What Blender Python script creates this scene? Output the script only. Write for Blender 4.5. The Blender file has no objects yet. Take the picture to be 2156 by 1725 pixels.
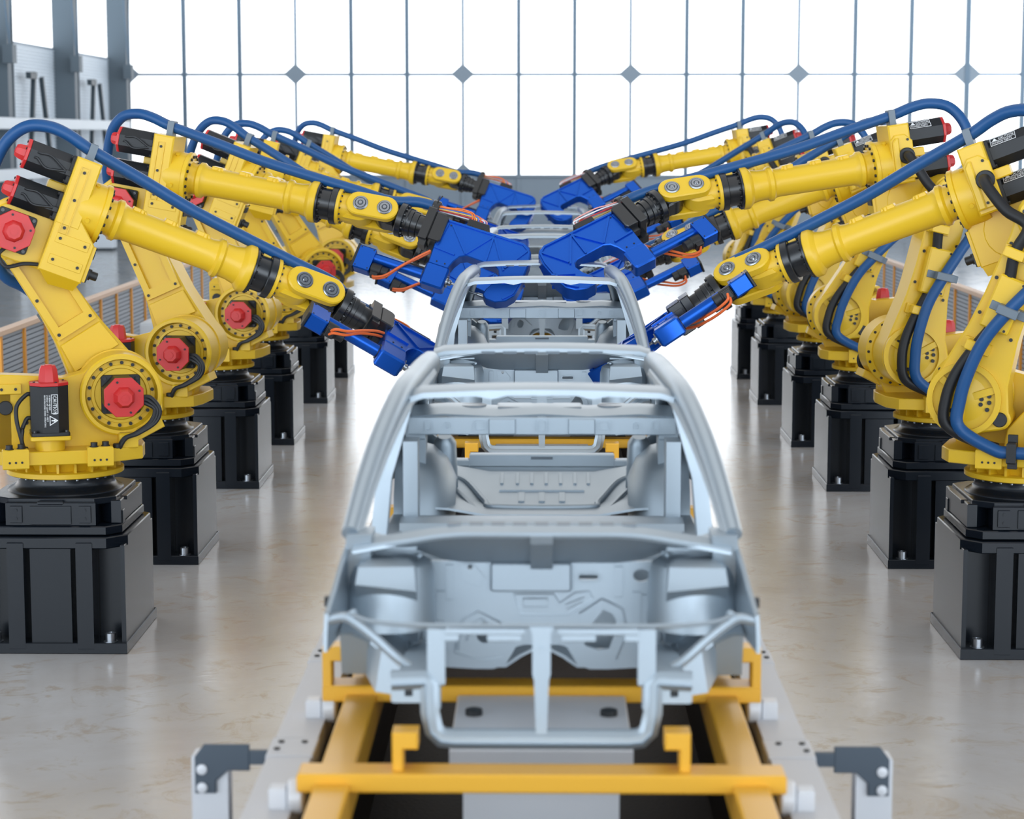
import bpy, bmesh, math, random
from math import sin, cos, pi, radians
from mathutils import Matrix, Vector, geometry
random.seed(5)
C = bpy.context.scene.collection
V = Vector
def T(x, y, z): return Matrix.Translation((x, y, z))
def RX(d): return Matrix.Rotation(radians(d), 4, 'X')
def RY(d): return Matrix.Rotation(radians(d), 4, 'Y')
def RZ(d): return Matrix.Rotation(radians(d), 4, 'Z')
I4 = Matrix.Identity(4)

# ------------------------------------------------------------------ materials
MATS = {}
def mat(name, col, rough=.4, metal=0., spec=.5, coat=0., bump=None, noise=None):
    m = bpy.data.materials.new(name); m.use_nodes = True
    nt = m.node_tree; b = nt.nodes['Principled BSDF']
    b.inputs['Base Color'].default_value = (*col, 1)
    b.inputs['Roughness'].default_value = rough
    b.inputs['Metallic'].default_value = metal
    b.inputs['Specular IOR Level'].default_value = spec
    b.inputs['Coat Weight'].default_value = coat
    b.inputs['Coat Roughness'].default_value = .12
    if bump or noise:
        tc = nt.nodes.new('ShaderNodeTexCoord')
        nz = nt.nodes.new('ShaderNodeTexNoise'); nz.inputs['Scale'].default_value = (bump or noise)[0]
        nz.inputs['Detail'].default_value = 3
        nt.links.new(tc.outputs['Object'], nz.inputs['Vector'])
        if bump:
            bp = nt.nodes.new('ShaderNodeBump'); bp.inputs['Strength'].default_value = bump[1]
            bp.inputs['Distance'].default_value = .004
            nt.links.new(nz.outputs['Fac'], bp.inputs['Height']); nt.links.new(bp.outputs['Normal'], b.inputs['Normal'])
        if noise:
            mr = nt.nodes.new('ShaderNodeMapRange'); mr.inputs['To Min'].default_value = rough - noise[1]; mr.inputs['To Max'].default_value = rough + noise[1]
            nt.links.new(nz.outputs['Fac'], mr.inputs['Value']); nt.links.new(mr.outputs['Result'], b.inputs['Roughness'])
    MATS[name] = m
    return m
YEL = mat('yellow_paint', (.70, .435, .012), .42, 0, .5, .12, noise=(9, .05))
BLK = mat('black_plastic', (.008, .009, .011), .42, 0, .5, bump=(900, .25))
BLM = mat('black_metal', (.010, .011, .013), .27, 0, .6)
IRON = mat('charcoal_iron', (.006, .009, .014), .24, 0, .32, bump=(420, .06))
RED = mat('red_plastic', (.55, .022, .022), .38, 0, .5)
HOSE = mat('blue_hose_rubber', (.006, .065, .20), .42, 0, .4)
HOSEB = mat('black_hose_rubber', (.010, .010, .011), .5, 0, .4)
BLU = mat('blue_anodised_metal', (.004, .085, .46), .30, .65, .5)
GREY = mat('grey_clamp', (.13, .16, .19), .45, .2)
CHR = mat('chrome', (.30, .32, .35), .25, 1.)
STEEL = mat('bolt_steel', (.35, .37, .4), .3, .9)
WHT = mat('white_print', (.85, .85, .85), .6)
ORC = mat('orange_cable', (.72, .13, .025), .45)
CAR = mat('bare_body_steel', (.40, .46, .51), .44, .75, .5, noise=(6, .06))
CARD = mat('dark_slot_steel', (.16, .19, .22), .5, .3, .5)  # shade inside the panel slots, put into the colour
ORG = mat('orange_skid_paint', (.78, .40, .025), .38, 0, .5, .1)
RAIL = mat('pale_grey_rail', (.56, .56, .58), .45, .1)
PLATE = mat('white_lift_paint', (.66, .67, .70), .42, .1)
DKP = mat('slate_bracket', (.055, .075, .1), .5)
BED = mat('dark_brown_bed', (.020, .012, .008), .55, 0, .25, bump=(60, .4))  # dark brown all over the trough
WALLG = mat('grey_wall_paint', (.20, .235, .27), .6)
COLG = mat('grey_column_paint', (.09, .115, .135), .55)
MULL = mat('grey_mullion', (.10, .15, .20), .5)
PALE = mat('pale_mullion', (.24, .29, .35), .5)
WHP = mat('white_beam_paint', (.78, .81, .84), .5)
CORR = mat('pale_corrugated_steel', (.80, .84, .88), .5)
BRC = mat('dark_brace', (.03, .045, .055), .5)
FEN = mat('orange_fence_paint', (.80, .33, .03), .5)
FENT = mat('peach_fence_rail', (.78, .55, .40), .5)
MESH = mat('grey_fence_slats', (.36, .40, .46), .5)
WIRES = [mat('wire_' + n, c, .5) for n, c in (('orange', (.8, .18, .02)), ('yellow', (.8, .5, .1)), ('white', (.8, .8, .85)),
         ('red', (.7, .03, .03)), ('blue', (.05, .2, .7)), ('pink', (.8, .35, .3)))]

def floor_mat():
    m = bpy.data.materials.new('polished_concrete'); m.use_nodes = True
    nt = m.node_tree; b = nt.nodes['Principled BSDF']; L = nt.links.new
    tc = nt.nodes.new('ShaderNodeTexCoord')
    def noise(scale, det, rgh=.6, dist=0):
        n = nt.nodes.new('ShaderNodeTexNoise'); n.inputs['Scale'].default_value = scale
        n.inputs['Detail'].default_value = det; n.inputs['Roughness'].default_value = rgh; n.inputs['Distortion'].default_value = dist
        L(tc.outputs['Object'], n.inputs['Vector']); return n
    n1 = noise(.55, 5, .65, .6); n2 = noise(3.4, 8, .72, .8); n3 = noise(16, 8, .75, .5)
    r1 = nt.nodes.new('ShaderNodeValToRGB'); e = r1.color_ramp.elements
    e[0].position = .33; e[0].color = (.56, .515, .485, 1); e[1].position = .66; e[1].color = (.66, .65, .65, 1)
    L(n1.outputs['Fac'], r1.inputs['Fac'])
    r2 = nt.nodes.new('ShaderNodeValToRGB'); e = r2.color_ramp.elements
    e[0].position = .53; e[0].color = (0, 0, 0, 1); e[1].position = .63; e[1].color = (1, 1, 1, 1)
    L(n2.outputs['Fac'], r2.inputs['Fac'])
    mx = nt.nodes.new('ShaderNodeMix'); mx.data_type = 'RGBA'
    L(r2.outputs['Color'], mx.inputs['Factor']); L(r1.outputs['Color'], mx.inputs['A']); mx.inputs['B'].default_value = (.54, .47, .40, 1)
    L(mx.outputs['Result'], b.inputs['Base Color'])
    mr = nt.nodes.new('ShaderNodeMapRange'); mr.inputs['From Min'].default_value = .3; mr.inputs['From Max'].default_value = .7
    mr.inputs['To Min'].default_value = .07; mr.inputs['To Max'].default_value = .20
    L(n2.outputs['Fac'], mr.inputs['Value']); L(mr.outputs['Result'], b.inputs['Roughness'])
    bp = nt.nodes.new('ShaderNodeBump'); bp.inputs['Strength'].default_value = .13; bp.inputs['Distance'].default_value = .006
    L(n3.outputs['Fac'], bp.inputs['Height']); L(bp.outputs['Normal'], b.inputs['Normal'])
    b.inputs['Specular IOR Level'].default_value = .8
    return m
FLOOR = floor_mat()

def glass_mat():
    m = bpy.data.materials.new('clear_pane'); m.use_nodes = True
    nt = m.node_tree; nt.nodes.clear()
    o = nt.nodes.new('ShaderNodeOutputMaterial'); a = nt.nodes.new('ShaderNodeBsdfTransparent'); g = nt.nodes.new('ShaderNodeBsdfGlossy')
    a.inputs['Color'].default_value = (.97, .985, 1, 1); g.inputs['Roughness'].default_value = .05
    x = nt.nodes.new('ShaderNodeMixShader'); x.inputs[0].default_value = .05
    nt.links.new(a.outputs[0], x.inputs[1]); nt.links.new(g.outputs[0], x.inputs[2]); nt.links.new(x.outputs[0], o.inputs[0])
    return m
GLASS = glass_mat()

# ------------------------------------------------------------------ mesh builder
def circ(r, n, a0=0., cx=0., cy=0.): return [(cx + r * cos(a0 + 2 * pi * i / n), cy + r * sin(a0 + 2 * pi * i / n)) for i in range(n)]
def arc(cx, cy, r, d0, d1, n): return [(cx + r * cos(radians(d0 + (d1 - d0) * i / n)), cy + r * sin(radians(d0 + (d1 - d0) * i / n))) for i in range(n + 1)]
def rrect(w, h, r, cx=0, cy=0, n=3):
    p = []
    for sx, sy, a in ((1, 1, 0), (-1, 1, 90), (-1, -1, 180), (1, -1, 270)):
        p += arc(cx + sx * (w / 2 - r), cy + sy * (h / 2 - r), r, a, a + 90, n)
    return p
def octo(s, k=.29):
    h = s / 2; c = s * k
    return [(h, -h + c), (h, h - c), (h - c, h), (-h + c, h), (-h, h - c), (-h, -h + c), (-h + c, -h), (h - c, -h)]
def stad(x0, x1, r, n=10): return arc(x1, 0, r, -90, 90, n) + arc(x0, 0, r, 90, 270, n)
def area(p): return sum(p[i][0] * p[(i + 1) % len(p)][1] - p[(i + 1) % len(p)][0] * p[i][1] for i in range(len(p))) / 2
def inset(p, c):
    n = len(p); out = []
    for i in range(n):
        a, b, d = V(p[i - 1]), V(p[i]), V(p[(i + 1) % n])
        e1 = (b - a); e2 = (d - b)
        if e1.length < 1e-7 or e2.length < 1e-7: out.append(tuple(b)); continue
        e1.normalize(); e2.normalize()
        n1 = V((-e1.y, e1.x)); n2 = V((-e2.y, e2.x)); m = n1 + n2
        if m.length < 1e-4: m = n1.copy()
        m.normalize(); k = min(1 / max(m.dot(n1), .3), 2.5)
        out.append(tuple(b + m * c * k))
    return out
def spline(pts, k=8):
    P = [V(p) for p in pts]; P = [2 * P[0] - P[1]] + P + [2 * P[-1] - P[-2]]; out = []
    for i in range(1, len(P) - 2):
        p0, p1, p2, p3 = P[i - 1:i + 3]
        for j in range(k):
            t = j / k
            out.append(.5 * ((2 * p1) + (p2 - p0) * t + (2 * p0 - 5 * p1 + 4 * p2 - p3) * t * t + (3 * p1 - p0 - 3 * p2 + p3) * t ** 3))
    return out + [P[-2]]
AX = {'xy': lambda a, b, c: (a, b, c), 'xz': lambda a, b, c: (a, c, b), 'yz': lambda a, b, c: (c, a, b)}

class MB:
    def __init__(s): s.v = []; s.f = []; s.m = []; s.M = None
    def add(s, vs, fs, m=0):
        o = len(s.v)
        s.v += [(s.M @ V(p)) if s.M else V(p) for p in vs]
        for f in fs: s.f.append([o + i for i in f]); s.m.append(m)
    def prism(s, poly, c0, c1, ax='xy', m=0, ch=0.):
        if area(poly) < 0: poly = poly[::-1]
        if c1 < c0: c0, c1 = c1, c0
        g = AX[ax]; n = len(poly)
        if ch:
            q = inset(poly, ch); L = [(q, c0), (poly, c0 + ch), (poly, c1 - ch), (q, c1)]
        else: L = [(poly, c0), (poly, c1)]
        vs = [g(a, b, c) for p, c in L for a, b in p]; fs = [list(range(n))[::-1], [(len(L) - 1) * n + i for i in range(n)]]
        for k in range(len(L) - 1):
            for i in range(n):
                j = (i + 1) % n; fs.append([k * n + i, k * n + j, (k + 1) * n + j, (k + 1) * n + i])
        s.add(vs, fs, m); return s
    def plate(s, poly, holes, c0, c1, ax='xz', m=0):
        g = AX[ax]; loops = [poly] + holes; flat = [p for l in loops for p in l]; N = len(flat)
        tri = geometry.tessellate_polygon([[V((a, b, 0)) for a, b in l] for l in loops])
        vs = [g(a, b, c0) for a, b in flat] + [g(a, b, c1) for a, b in flat]
        fs = [list(t) for t in tri] + [[N + i for i in t][::-1] for t in tri]; o = 0
        for l in loops:
            n = len(l)
            for i in range(n): j = (i + 1) % n; fs.append([o + i, o + j, N + o + j, N + o + i])
            o += n
        s.add(vs, fs, m); return s
    def box(s, x0, x1, y0, y1, z0, z1, m=0, ch=0.):
        return s.prism([(x0, y0), (x1, y0), (x1, y1), (x0, y1)], z0, z1, 'xy', m, ch)
    def loft(s, rings, m=0, caps=True, closed=True):
        n = len(rings[0]); vs = [p for r in rings for p in r]; fs = []
        for k in range(len(rings) - 1):
            for i in range(n if closed else n - 1):
                j = (i + 1) % n; fs.append([k * n + i, k * n + j, (k + 1) * n + j, (k + 1) * n + i])
        if caps and closed: fs += [list(range(n))[::-1], [(len(rings) - 1) * n + i for i in range(n)]]
        s.add(vs, fs, m); return s
    def sheet(s, grid, t, m=0):
        """thick sheet from a grid of points, offset along +-normal by t"""
        R = len(grid); K = len(grid[0]); G = [[V(p) for p in r] for r in grid]; top = []; bot = []
        for i in range(R):
            for j in range(K):
                du = G[min(i + 1, R - 1)][j] - G[max(i - 1, 0)][j]; dv = G[i][min(j + 1, K - 1)] - G[i][max(j - 1, 0)]
                n = du.cross(dv); n = n.normalized() if n.length > 1e-9 else V((0, 0, 1))
                top.append(G[i][j] + n * t / 2); bot.append(G[i][j] - n * t / 2)
        N = R * K; fs = []
        for i in range(R - 1):
            for j in range(K - 1):
                a, b, c, d = i * K + j, i * K + j + 1, (i + 1) * K + j + 1, (i + 1) * K + j
                fs += [[a, b, c, d], [N + d, N + c, N + b, N + a]]
        for i in range(R - 1):
            for j in (0, K - 1): a, b = i * K + j, (i + 1) * K + j; fs.append([a, b, N + b, N + a])
        for j in range(K - 1):
            for i in (0, R - 1): a, b = i * K + j, i * K + j + 1; fs.append([a, b, N + b, N + a])
        s.add(top + bot, fs, m); return s
    def lathe(s, prof, o=(0, 0, 0), d=(1, 0, 0), n=32, m=0, a0=0.):
        d = V(d).normalized(); u = d.orthogonal().normalized(); w = d.cross(u); o = V(o); rings = []
        for t, r in prof:
            r = max(r, 1e-4)
            rings.append([o + d * t + (u * cos(a0 + 2 * pi * i / n) + w * sin(a0 + 2 * pi * i / n)) * r for i in range(n)])
        return s.loft(rings, m)
    def cyl(s, p0, p1, r, n=16, m=0, ch=0.):
        p0 = V(p0); p1 = V(p1); L = (p1 - p0).length
        pr = [(0, r - ch), (ch, r), (L - ch, r), (L, r - ch)] if ch else [(0, r), (L, r)]
        return s.lathe(pr, p0, p1 - p0, n, m)
    def tube(s, pts, r, n=10, m=0, k=8, rz=None):
        P = spline(pts, k) if k > 1 else [V(p) for p in pts]; rings = []; u = None
        for i, p in enumerate(P):
            d = (P[min(i + 1, len(P) - 1)] - P[max(i - 1, 0)]).normalized()
            u = d.orthogonal() if u is None else u - d * u.dot(d)
            u.normalize(); w = d.cross(u)
            rr = rz(i / (len(P) - 1)) if rz else r
            rings.append([p + (u * cos(2 * pi * a / n) + w * sin(2 * pi * a / n)) * rr for a in range(n)])
        return s.loft(rings, m)
    def bar(s, p0, p1, w, h, up=(0, 0, 1), m=0):
        p0 = V(p0); p1 = V(p1); d = (p1 - p0).normalized(); u = V(up); u = (u - d * u.dot(d)).normalized(); q = d.cross(u)
        r = [[p + q * (w / 2 * a) + u * (h / 2 * b) for a, b in ((1, 1), (-1, 1), (-1, -1), (1, -1))] for p in (p0, p1)]
        return s.loft(r, m)
    def bolts(s, ring, c, d, r, L, m=1, n=8):
        for p in ring: s.cyl(p, V(p) + V(d) * L, r, n, m)
    def mesh(s, name, mats, ang=34):
        me = bpy.data.meshes.new(name); me.from_pydata([tuple(p) for p in s.v], [], s.f)
        for x in mats: me.materials.append(x)
        me.polygons.foreach_set('material_index', s.m)
        bm = bmesh.new(); bm.from_mesh(me); bmesh.ops.recalc_face_normals(bm, faces=bm.faces); bm.to_mesh(me); bm.free()
        me.polygons.foreach_set('use_smooth', [True] * len(me.polygons)); me.set_sharp_from_angle(angle=radians(ang)); me.update()
        return me

def ob(name, me, parent=None, M=None):
    o = bpy.data.objects.new(name, me); C.objects.link(o)
    if parent: o.parent = parent
    o.matrix_basis = M if M is not None else I4
    return o
def part(name, mb, mats, parent, M=None): return ob(name, mb.mesh(name, mats), parent, M)
def thing(name, label, cat, M=None, group=None, me=None):
    o = ob(name, me, None, M); o['label'] = label; o['category'] = cat
    if group: o['group'] = group
    return o
def struct(name, mb, mats, parent=None, M=None):
    o = part(name, mb, mats, parent, M); o['kind'] = 'structure'; return o
def text_mesh(lines, size, name, wf=1., lh=1.1):
    cu = bpy.data.curves.new(name, 'FONT'); cu.body = lines; cu.size = size; cu.extrude = .0006; cu.space_line = lh; cu.resolution_u = 1
    o = bpy.data.objects.new(name, cu); C.objects.link(o)
    dg = bpy.context.evaluated_depsgraph_get(); dg.update()
    me = bpy.data.meshes.new_from_object(o.evaluated_get(dg)); bpy.data.objects.remove(o); bpy.data.curves.remove(cu)
    if wf != 1: me.transform(Matrix.Diagonal((wf, 1, 1, 1)))
    me.materials.clear(); me.materials.append(WHT)
    return me
def mesh_into(mb, me, M, m):
    mb.add([M @ v.co for v in me.vertices], [list(p.vertices) for p in me.polygons], m)

# ------------------------------------------------------------------ robot kinematics (metres)
H2, A1, LA, A3 = 1.481, .316, 1.128, .267
XD1, XJ5 = 1.70, 1.892

def motor(body, cap, M, L, s, knob=.07):
    """octagonal servo motor: axis +z of M, flange at 0"""
    body.M = M; cap.M = M
    body.prism(rrect(s * 1.02, s * 1.02, s * .08), 0, .022, m=0, ch=.003)
    for a in (1, -1):
        for b in (1, -1): body.cyl((a * s * .42, b * s * .42, .02), (a * s * .42, b * s * .42, .034), .011, 8, 1)
    body.prism(octo(s), .02, L, m=0, ch=.002)
    cap.prism(octo(s * 1.015), L, L + .02, ch=.003)
    cap.loft([[(x, y, L + .02) for x, y in octo(s * .54)], [(x, y, L + .02 + knob * .75) for x, y in octo(s * .46)], [(x, y, L + .02 + knob) for x, y in octo(s * .36)]])
    cap.cyl((0, 0, L + .02 + knob), (0, 0, L + .024 + knob), s * .1, 14)
    for k in range(4):
        a = pi / 4 * 2 * k + pi / 8
        cap.cyl((s * .43 * cos(a), s * .43 * sin(a), L + .02), (s * .43 * cos(a), s * .43 * sin(a), L + .026), .007, 8, 1)
    body.M = cap.M = None

ME = {}
def build_robot_meshes():
    # ---- black cast base under the bearing
    b = MB()
    cs = [(.40, -.34), (.40, .34), (.32, .43), (-.32, .43), (-.40, .34), (-.40, -.34), (-.32, -.43), (.32, -.43)]
    b.prism(cs, .692, .745, ch=.006)
    b.prism([(.392, -.33), (.392, .33), (.335, .33), (.262, .25), (.262, .42), (-.262, .42), (-.262, .25), (-.335, .33), (-.392, .33), (-.392, -.33), (-.335, -.33), (-.262, -.25), (-.262, -.42), (.262, -.42), (.262, -.25), (.335, -.33)], .745, .885, ch=.006)
    b.prism([(.36, -.30), (.36, .30), (.25, .39), (-.25, .39), (-.36, .30), (-.36, -.30), (-.25, -.39), (.25, -.39)], .865, .905, ch=.005)
    for s in (1, -1):
        for x in (-.20, .20):
            b.box(x - .035, x + .035, s * .418, s * .432, .765, .865, 0, .003)
            for z in (.79, .84): b.cyl((x, s * .43, z), (x, s * .437, z), .010, 10)
        b.box(-.075, .075, s * .40, s * .428, .87, .893, 0, .006)
        b.box(-.12, .12, s * .41, s * .43, .755, .865, 0, .003)
        b.box(s * .36, s * .405, -.20, .20, .865, .888, 0, .004)
        b.box(s * .375, s * .398, -.30, -.24, .70, .82, 0, .004)
    b.lathe([(.89, .345), (.905, .343), (.915, .335), (.925, .318), (.935, .300), (.95, .289), (.97, .285), (1.0, .285)], d=(0, 0, 1), n=48)
    for k in range(28):
        a = 2 * pi * k / 28; b.cyl((.292 * cos(a), .292 * sin(a), .986), (.292 * cos(a), .292 * sin(a), 1.0), .008, 8, 1)
    ME['base'] = b.mesh('base', [IRON, STEEL])
    # ---- turntable with shoulder casting
    t = MB()
    t.lathe([(1.0, .335), (1.006, .345), (1.032, .345), (1.038, .335)], d=(0, 0, 1), n=56)
    t.lathe([(1.036, .26), (1.10, .29)], d=(0, 0, 1), n=40)
    for k in range(20):
        a = 2 * pi * k / 20 + .1; t.M = RZ(math.degrees(a)); t.box(.22, .325, -.007, .007, 1.036, 1.11); t.M = None
    deck = [(-.36, -.37), (.14, -.40), (.22, -.38), (.43, -.27), (.46, -.12), (.46, .16), (.40, .30), (.22, .36), (-.36, .36), (-.44, .25), (-.44, -.25)]
    t.prism(deck, 1.10, 1.18, ch=.005)
    for x, y in ((-.31, -.37), (.17, -.385), (-.20, .355), (.16, .355)):      # bolted corner blocks
        sg = -1 if y < 0 else 1
        t.box(x - .075, x + .075, y - .035, y + .035, 1.085, 1.20, 0, .006)
        for k in (-1, 0, 1): t.cyl((x + k * .035, y + sg * .033, 1.125), (x + k * .035, y + sg * .038, 1.125), .007, 8, 1)
        for k in (-1, 1): t.lathe([(0, .026), (.004, .026), (.004, .02), (.026, .02)], (x + k * .034, y - sg * .0 + k * .012, 1.20), (0, 0, 1), 14, 1)
    web = [(-.42, 1.17), (-.42, 1.57), (-.37, 1.615), (-.14, 1.60), (-.02, 1.585), (.10, 1.615), (.19, 1.68)] + arc(A1, H2, .232, 122, -50, 14) + [(.40, 1.17)]
    t.prism(web, -.19, -.05, 'xz', ch=.006)
    web2 = [(-.40, 1.17), (-.40, 1.52), (-.30, 1.57), (-.05, 1.45), (.08, 1.30), (.10, 1.17)]
    t.prism(web2, .10, .20, 'xz', ch=.006)
    t.prism([(-.40, 1.17), (-.40, 1.50), (-.10, 1.34), (-.02, 1.17)], .20, .34, 'xz', ch=.006)
    t.box(-.42, -.32, -.19, .20, 1.17, 1.54, 0, .008)
    t.M = T(A1, 0, H2)                                                     # shoulder housing, axis y
    t.lathe([(.0, .232), (.012, .242), (.245, .242), (.254, .232), (.254, .212), (.21, .205), (.196, .20), (.196, .175), (.204, .172), (.204, .155), (.192, .15), (.192, .0)], d=(0, -1, 0), n=48)
    for k in range(18):
        a = 2 * pi * k / 18 + .12; p = (.186 * cos(a), -.196, .186 * sin(a)); t.cyl(p, (p[0], -.206, p[2]), .0105, 10, 1)
    t.lathe([(-.03, .215), (.0, .25), (.022, .25)], d=(0, -1, 0), n=48)
    for k in range(20):
        a = 2 * pi * k / 20; p = (.232 * cos(a), .012, .232 * sin(a)); t.cyl(p, (p[0], .022, p[2]), .010, 8, 1)
    t.M = None
    t.box(.29, .40, -.32, -.16, 1.17, 1.26, 0, .008)
    t.prism([(.34, 1.18), (.56, 1.29), (.54, 1.34), (.40, 1.28)], -.30, -.10, 'xz', ch=.006)
    t.box(-.40, -.26, -.215, -.185, 1.50, 1.56, 0, .004)
    for x in (-.37, -.29): t.cyl((x, -.214, 1.53), (x, -.22, 1.53), .009, 8, 1)
    t.cyl((-.35, -.185, 1.42), (-.35, -.21, 1.42), .042, 20, 1, .004); t.cyl((-.235, -.185, 1.33), (-.235, -.20, 1.33), .014, 12, 1)
    t.lathe([(.20, .062), (.205, .055), (.30, .055)], (-.25, .0, 1.50), (0, 1, 0), 24); t.cyl((-.25, .30, 1.50), (-.25, .31, 1.50), .045, 18, 1)
    for k in range(8): a = pi / 4 * k; t.cyl((-.25 + .034 * cos(a), .31, 1.5 + .034 * sin(a)), (-.25 + .034 * cos(a), .313, 1.5 + .034 * sin(a)), .005, 6, 2)
    t.cyl((-.106, -.283, 1.17), (-.106, -.283, 1.245), .085, 28)
    t.prism(rrect(.235, .235, .02, -.106, -.283), 1.243, 1.268, ch=.004)
    for z in (1.32, 1.40): t.cyl((-.20, .34, z), (-.20, .347, z), .013, 10, 1)
    ME['turntable'] = t.mesh('turntable', [YEL, BLK, WHT])
    # ---- servo motors
    for key, M, L, s, kn in (('j1', T(-.106, -.283, 1.268), .29, .215, .095), ('j2', T(A1, -.192, H2) @ RX(90), .175, .225, .06),
                             ('j3', T(0, -.03, 0) @ RX(90), .085, .225, .045), ('j4', T(.20, -.01, .45) @ RY(-90), .265, .175, .055), ('j5', T(.20, -.01, .225) @ RY(-90), .265, .175, .052)):
        b, c = MB(), MB(); motor(b, c, M, L, s, kn)
        if key in ('j4', 'j5'):
            zz = .45 if key == 'j4' else .225
            for k, (p, q) in enumerate((((-.02, .03), (.06, .035)), ((-.03, -.005), (.05, -.04)))):
                b.tube([(p[0], -.096, zz + p[1]), (p[0] + .02, -.104, zz + p[1]), (q[0], -.106, zz + q[1]), (.15, -.106, zz - .01 - k * .01), (.19, -.103, zz - .02)], .0075, 7, 0, 5)
            b.box(.165, .195, -.118, -.09, zz - .04, zz - .005, 0, .004)
        ME['m' + key] = b.mesh('servo_motor', [BLK, BLM]); ME['c' + key] = c.mesh('motor_cap', [RED, BLK])
    # caution sticker on the upright motor (lettering runs downwards)
    q = MB(); Mx = Matrix(((0, -1, 0, 0), (0, 0, 1, 0), (-1, 0, 0, 0), (0, 0, 0, 1)))
    # lettering plane: text x -> -z, text y -> +x, normal -y
    Mx = Matrix(((0, 1, 0, -.106), (0, 0, -1, -.283 - .1085), (-1, 0, 0, 1.268 + .245), (0, 0, 0, 1)))
    q.M = Mx
    q.box(.0, .185, -.05, .042, 0, .0012, 1)
    for x0, x1, y0, y1 in ((.0, .112, .040, .043), (.0, .112, .005, .008), (.0, .003, .005, .043), (.109, .112, .005, .043)): q.box(x0, x1, y0, y1, .001, .0022)
    tri = [(.122, -.006), (.182, -.006), (.152, .042)]; q.plate(tri, [inset(tri, .004)], .001, .0022, 'xy')
    q.box(.149, .155, .004, .016, .001, .0022); q.prism(circ(.006, 10, 0, .152, .022), .001, .0022)
    for k in range(5): a = radians(30 + 30 * k); q.bar((.152 + .008 * cos(a), .022 + .008 * sin(a), .0016), (.152 + .013 * cos(a), .022 + .013 * sin(a), .0016), .002, .001)
    q.M = None
    def put(s, size, x, y, wf): mesh_into(q, text_mesh(s, size, 'sticker', wf), Mx @ T(x, y, .0016), 0)
    put('CAUTION', .030, .006, .0145, .82)
    put('OF BEING INJURED', .013, .002, -.008, .82); put('STAND AT LEAST 10 FEET', .013, .002, -.022, 1.05); put('FROM MACHINE WHEN OPERATING', .013, .002, -.036, .88)
    ME['sticker1'] = q.mesh('caution_sticker', [WHT, BLK])
    q = MB(); s2 = .175; Mx = T(.17, 0, 0) @ RZ(180) @ RX(45) @ T(0, 0, 0)
    fd = s2 / 2 * 1.0 - s2 * .29 / 2
    Mx = Matrix(((-1, 0, 0, .165), (0, -.7071, .7071, -.01 + fd * 1.0), (0, .7071, .7071, fd), (0, 0, 0, 1)))
    q.M = Mx; q.box(0, .15, -.030, .030, .0005, .0015, 1)
    for x0, x1, y0, y1 in ((0, .15, .028, .031), (0, .15, -.031, -.028), (0, .003, -.03, .03), (.147, .15, -.03, .03), (0, .15, -.001, .001)): q.box(x0, x1, y0, y1, .001, .0025)
    tri = [(.012, .004), (.042, .004), (.027, .025)]; q.prism(tri, .001, .0025)
    q.M = None
    put2 = lambda s, size, x, y, wf: mesh_into(q, text_mesh(s, size, 'sticker', wf), Mx @ T(x, y, .0016), 0)
    put2('CAUTION', .026, .047, .0055, .80); put2('MOVING PARTS', .024, .008, -.0225, .70)
    ME['sticker2'] = q.mesh('caution_sticker', [WHT, BLK])
    # ---- lower arm (frame: origin shoulder axis, z along the arm)
    a = MB()
    def armpoly(g): return [(-.135 + g, .62), (-.15, .42), (-.20, .16)] + arc(-.232, -.03, .062, 120, 235, 8) + arc(0, 0, .215 - g, 225, 380, 16) + [(.150 - g, .40), (.135 - g, .62), (.132 - g, .98)] + arc(0, LA, .15 - g, -10, 190, 14) + [(-.132 + g, .98)]
    a.prism(armpoly(0), .058, .32, 'xz', ch=.01)
    pan = [(-.085, .50), (.085, .50), (.085, .93), (-.085, .93)]
    a.plate([(-.132, .43), (.132, .43), (.128, 1.0), (-.128, 1.0)], [pan], .030, .062, 'xz')
    a.prism([(-.15, .22), (.16, .22), (.138, .40), (-.138, .40)], .036, .052, 'xz', ch=.004)
    for x, z in ((-.108, .46), (.108, .46), (-.106, .70), (.106, .70), (-.106, .95), (.106, .95)):
        a.cyl((x, .033, z), (x, .028, z), .017, 14); a.cyl((x, .03, z), (x, .024, z), .0105, 10, 1)
    a.plate(circ(.213, 40), [circ(.180, 40)], .318, .345, 'xz')
    a.lathe([(.0, .185), (.312, .185), (.325, .10), (.338, .05), (.338, 0)], d=(0, 1, 0), n=32)
    for an in (-20, 100, 220): a.M = RY(an); a.box(.04, .182, .30, .336, -.022, .022, 0, .003); a.M = None
    for an in (30, 45, 62, 38, 55, 150, 165, 182, 157, 175, 270, 285, 302, 278, 295):
        r = .10 if an in (38, 55, 157, 175, 278, 295) else .145; x, z = r * cos(radians(an)), r * sin(radians(an))
        a.cyl((x, .32, z), (x, .334, z), .0125, 10, 1)
    a.prism(rrect(.17, .32, .012, .0, .60), .315, .405, 'xz', ch=.010)          # cover over the black hose
    for z in (.46, .74): a.cyl((-.06, .404, z), (-.06, .409, z), .008, 8, 1)
    for x, z in ((-.11, .42), (.115, .50), (-.11, .80), (.105, .72), (.105, .93)):
        a.cyl((x, .318, z), (x, .324, z), .018, 14); a.cyl((x, .32, z), (x, .329, z), .011, 10, 1)
    a.cyl((-.232, .316, -.03), (-.232, .338, -.03), .043, 24, 1, .004)
    a.cyl((0, .03, LA), (0, .36, LA), .14, 36, 0, .01)
    for k in range(12): an = 2 * pi * k / 12; a.cyl((.105 * cos(an), .358, LA + .105 * sin(an)), (.105 * cos(an), .366, LA + .105 * sin(an)), .0115, 8, 1)
    for z in (.30, .90): a.box(.0, .12, .318, .326, z - .04, z + .04, 0, .002)
    ME['arm'] = a.mesh('lower_arm', [YEL, BLK])
    # ---- elbow casting (frame: x along forearm, origin elbow axis)
    e = MB()
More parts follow.
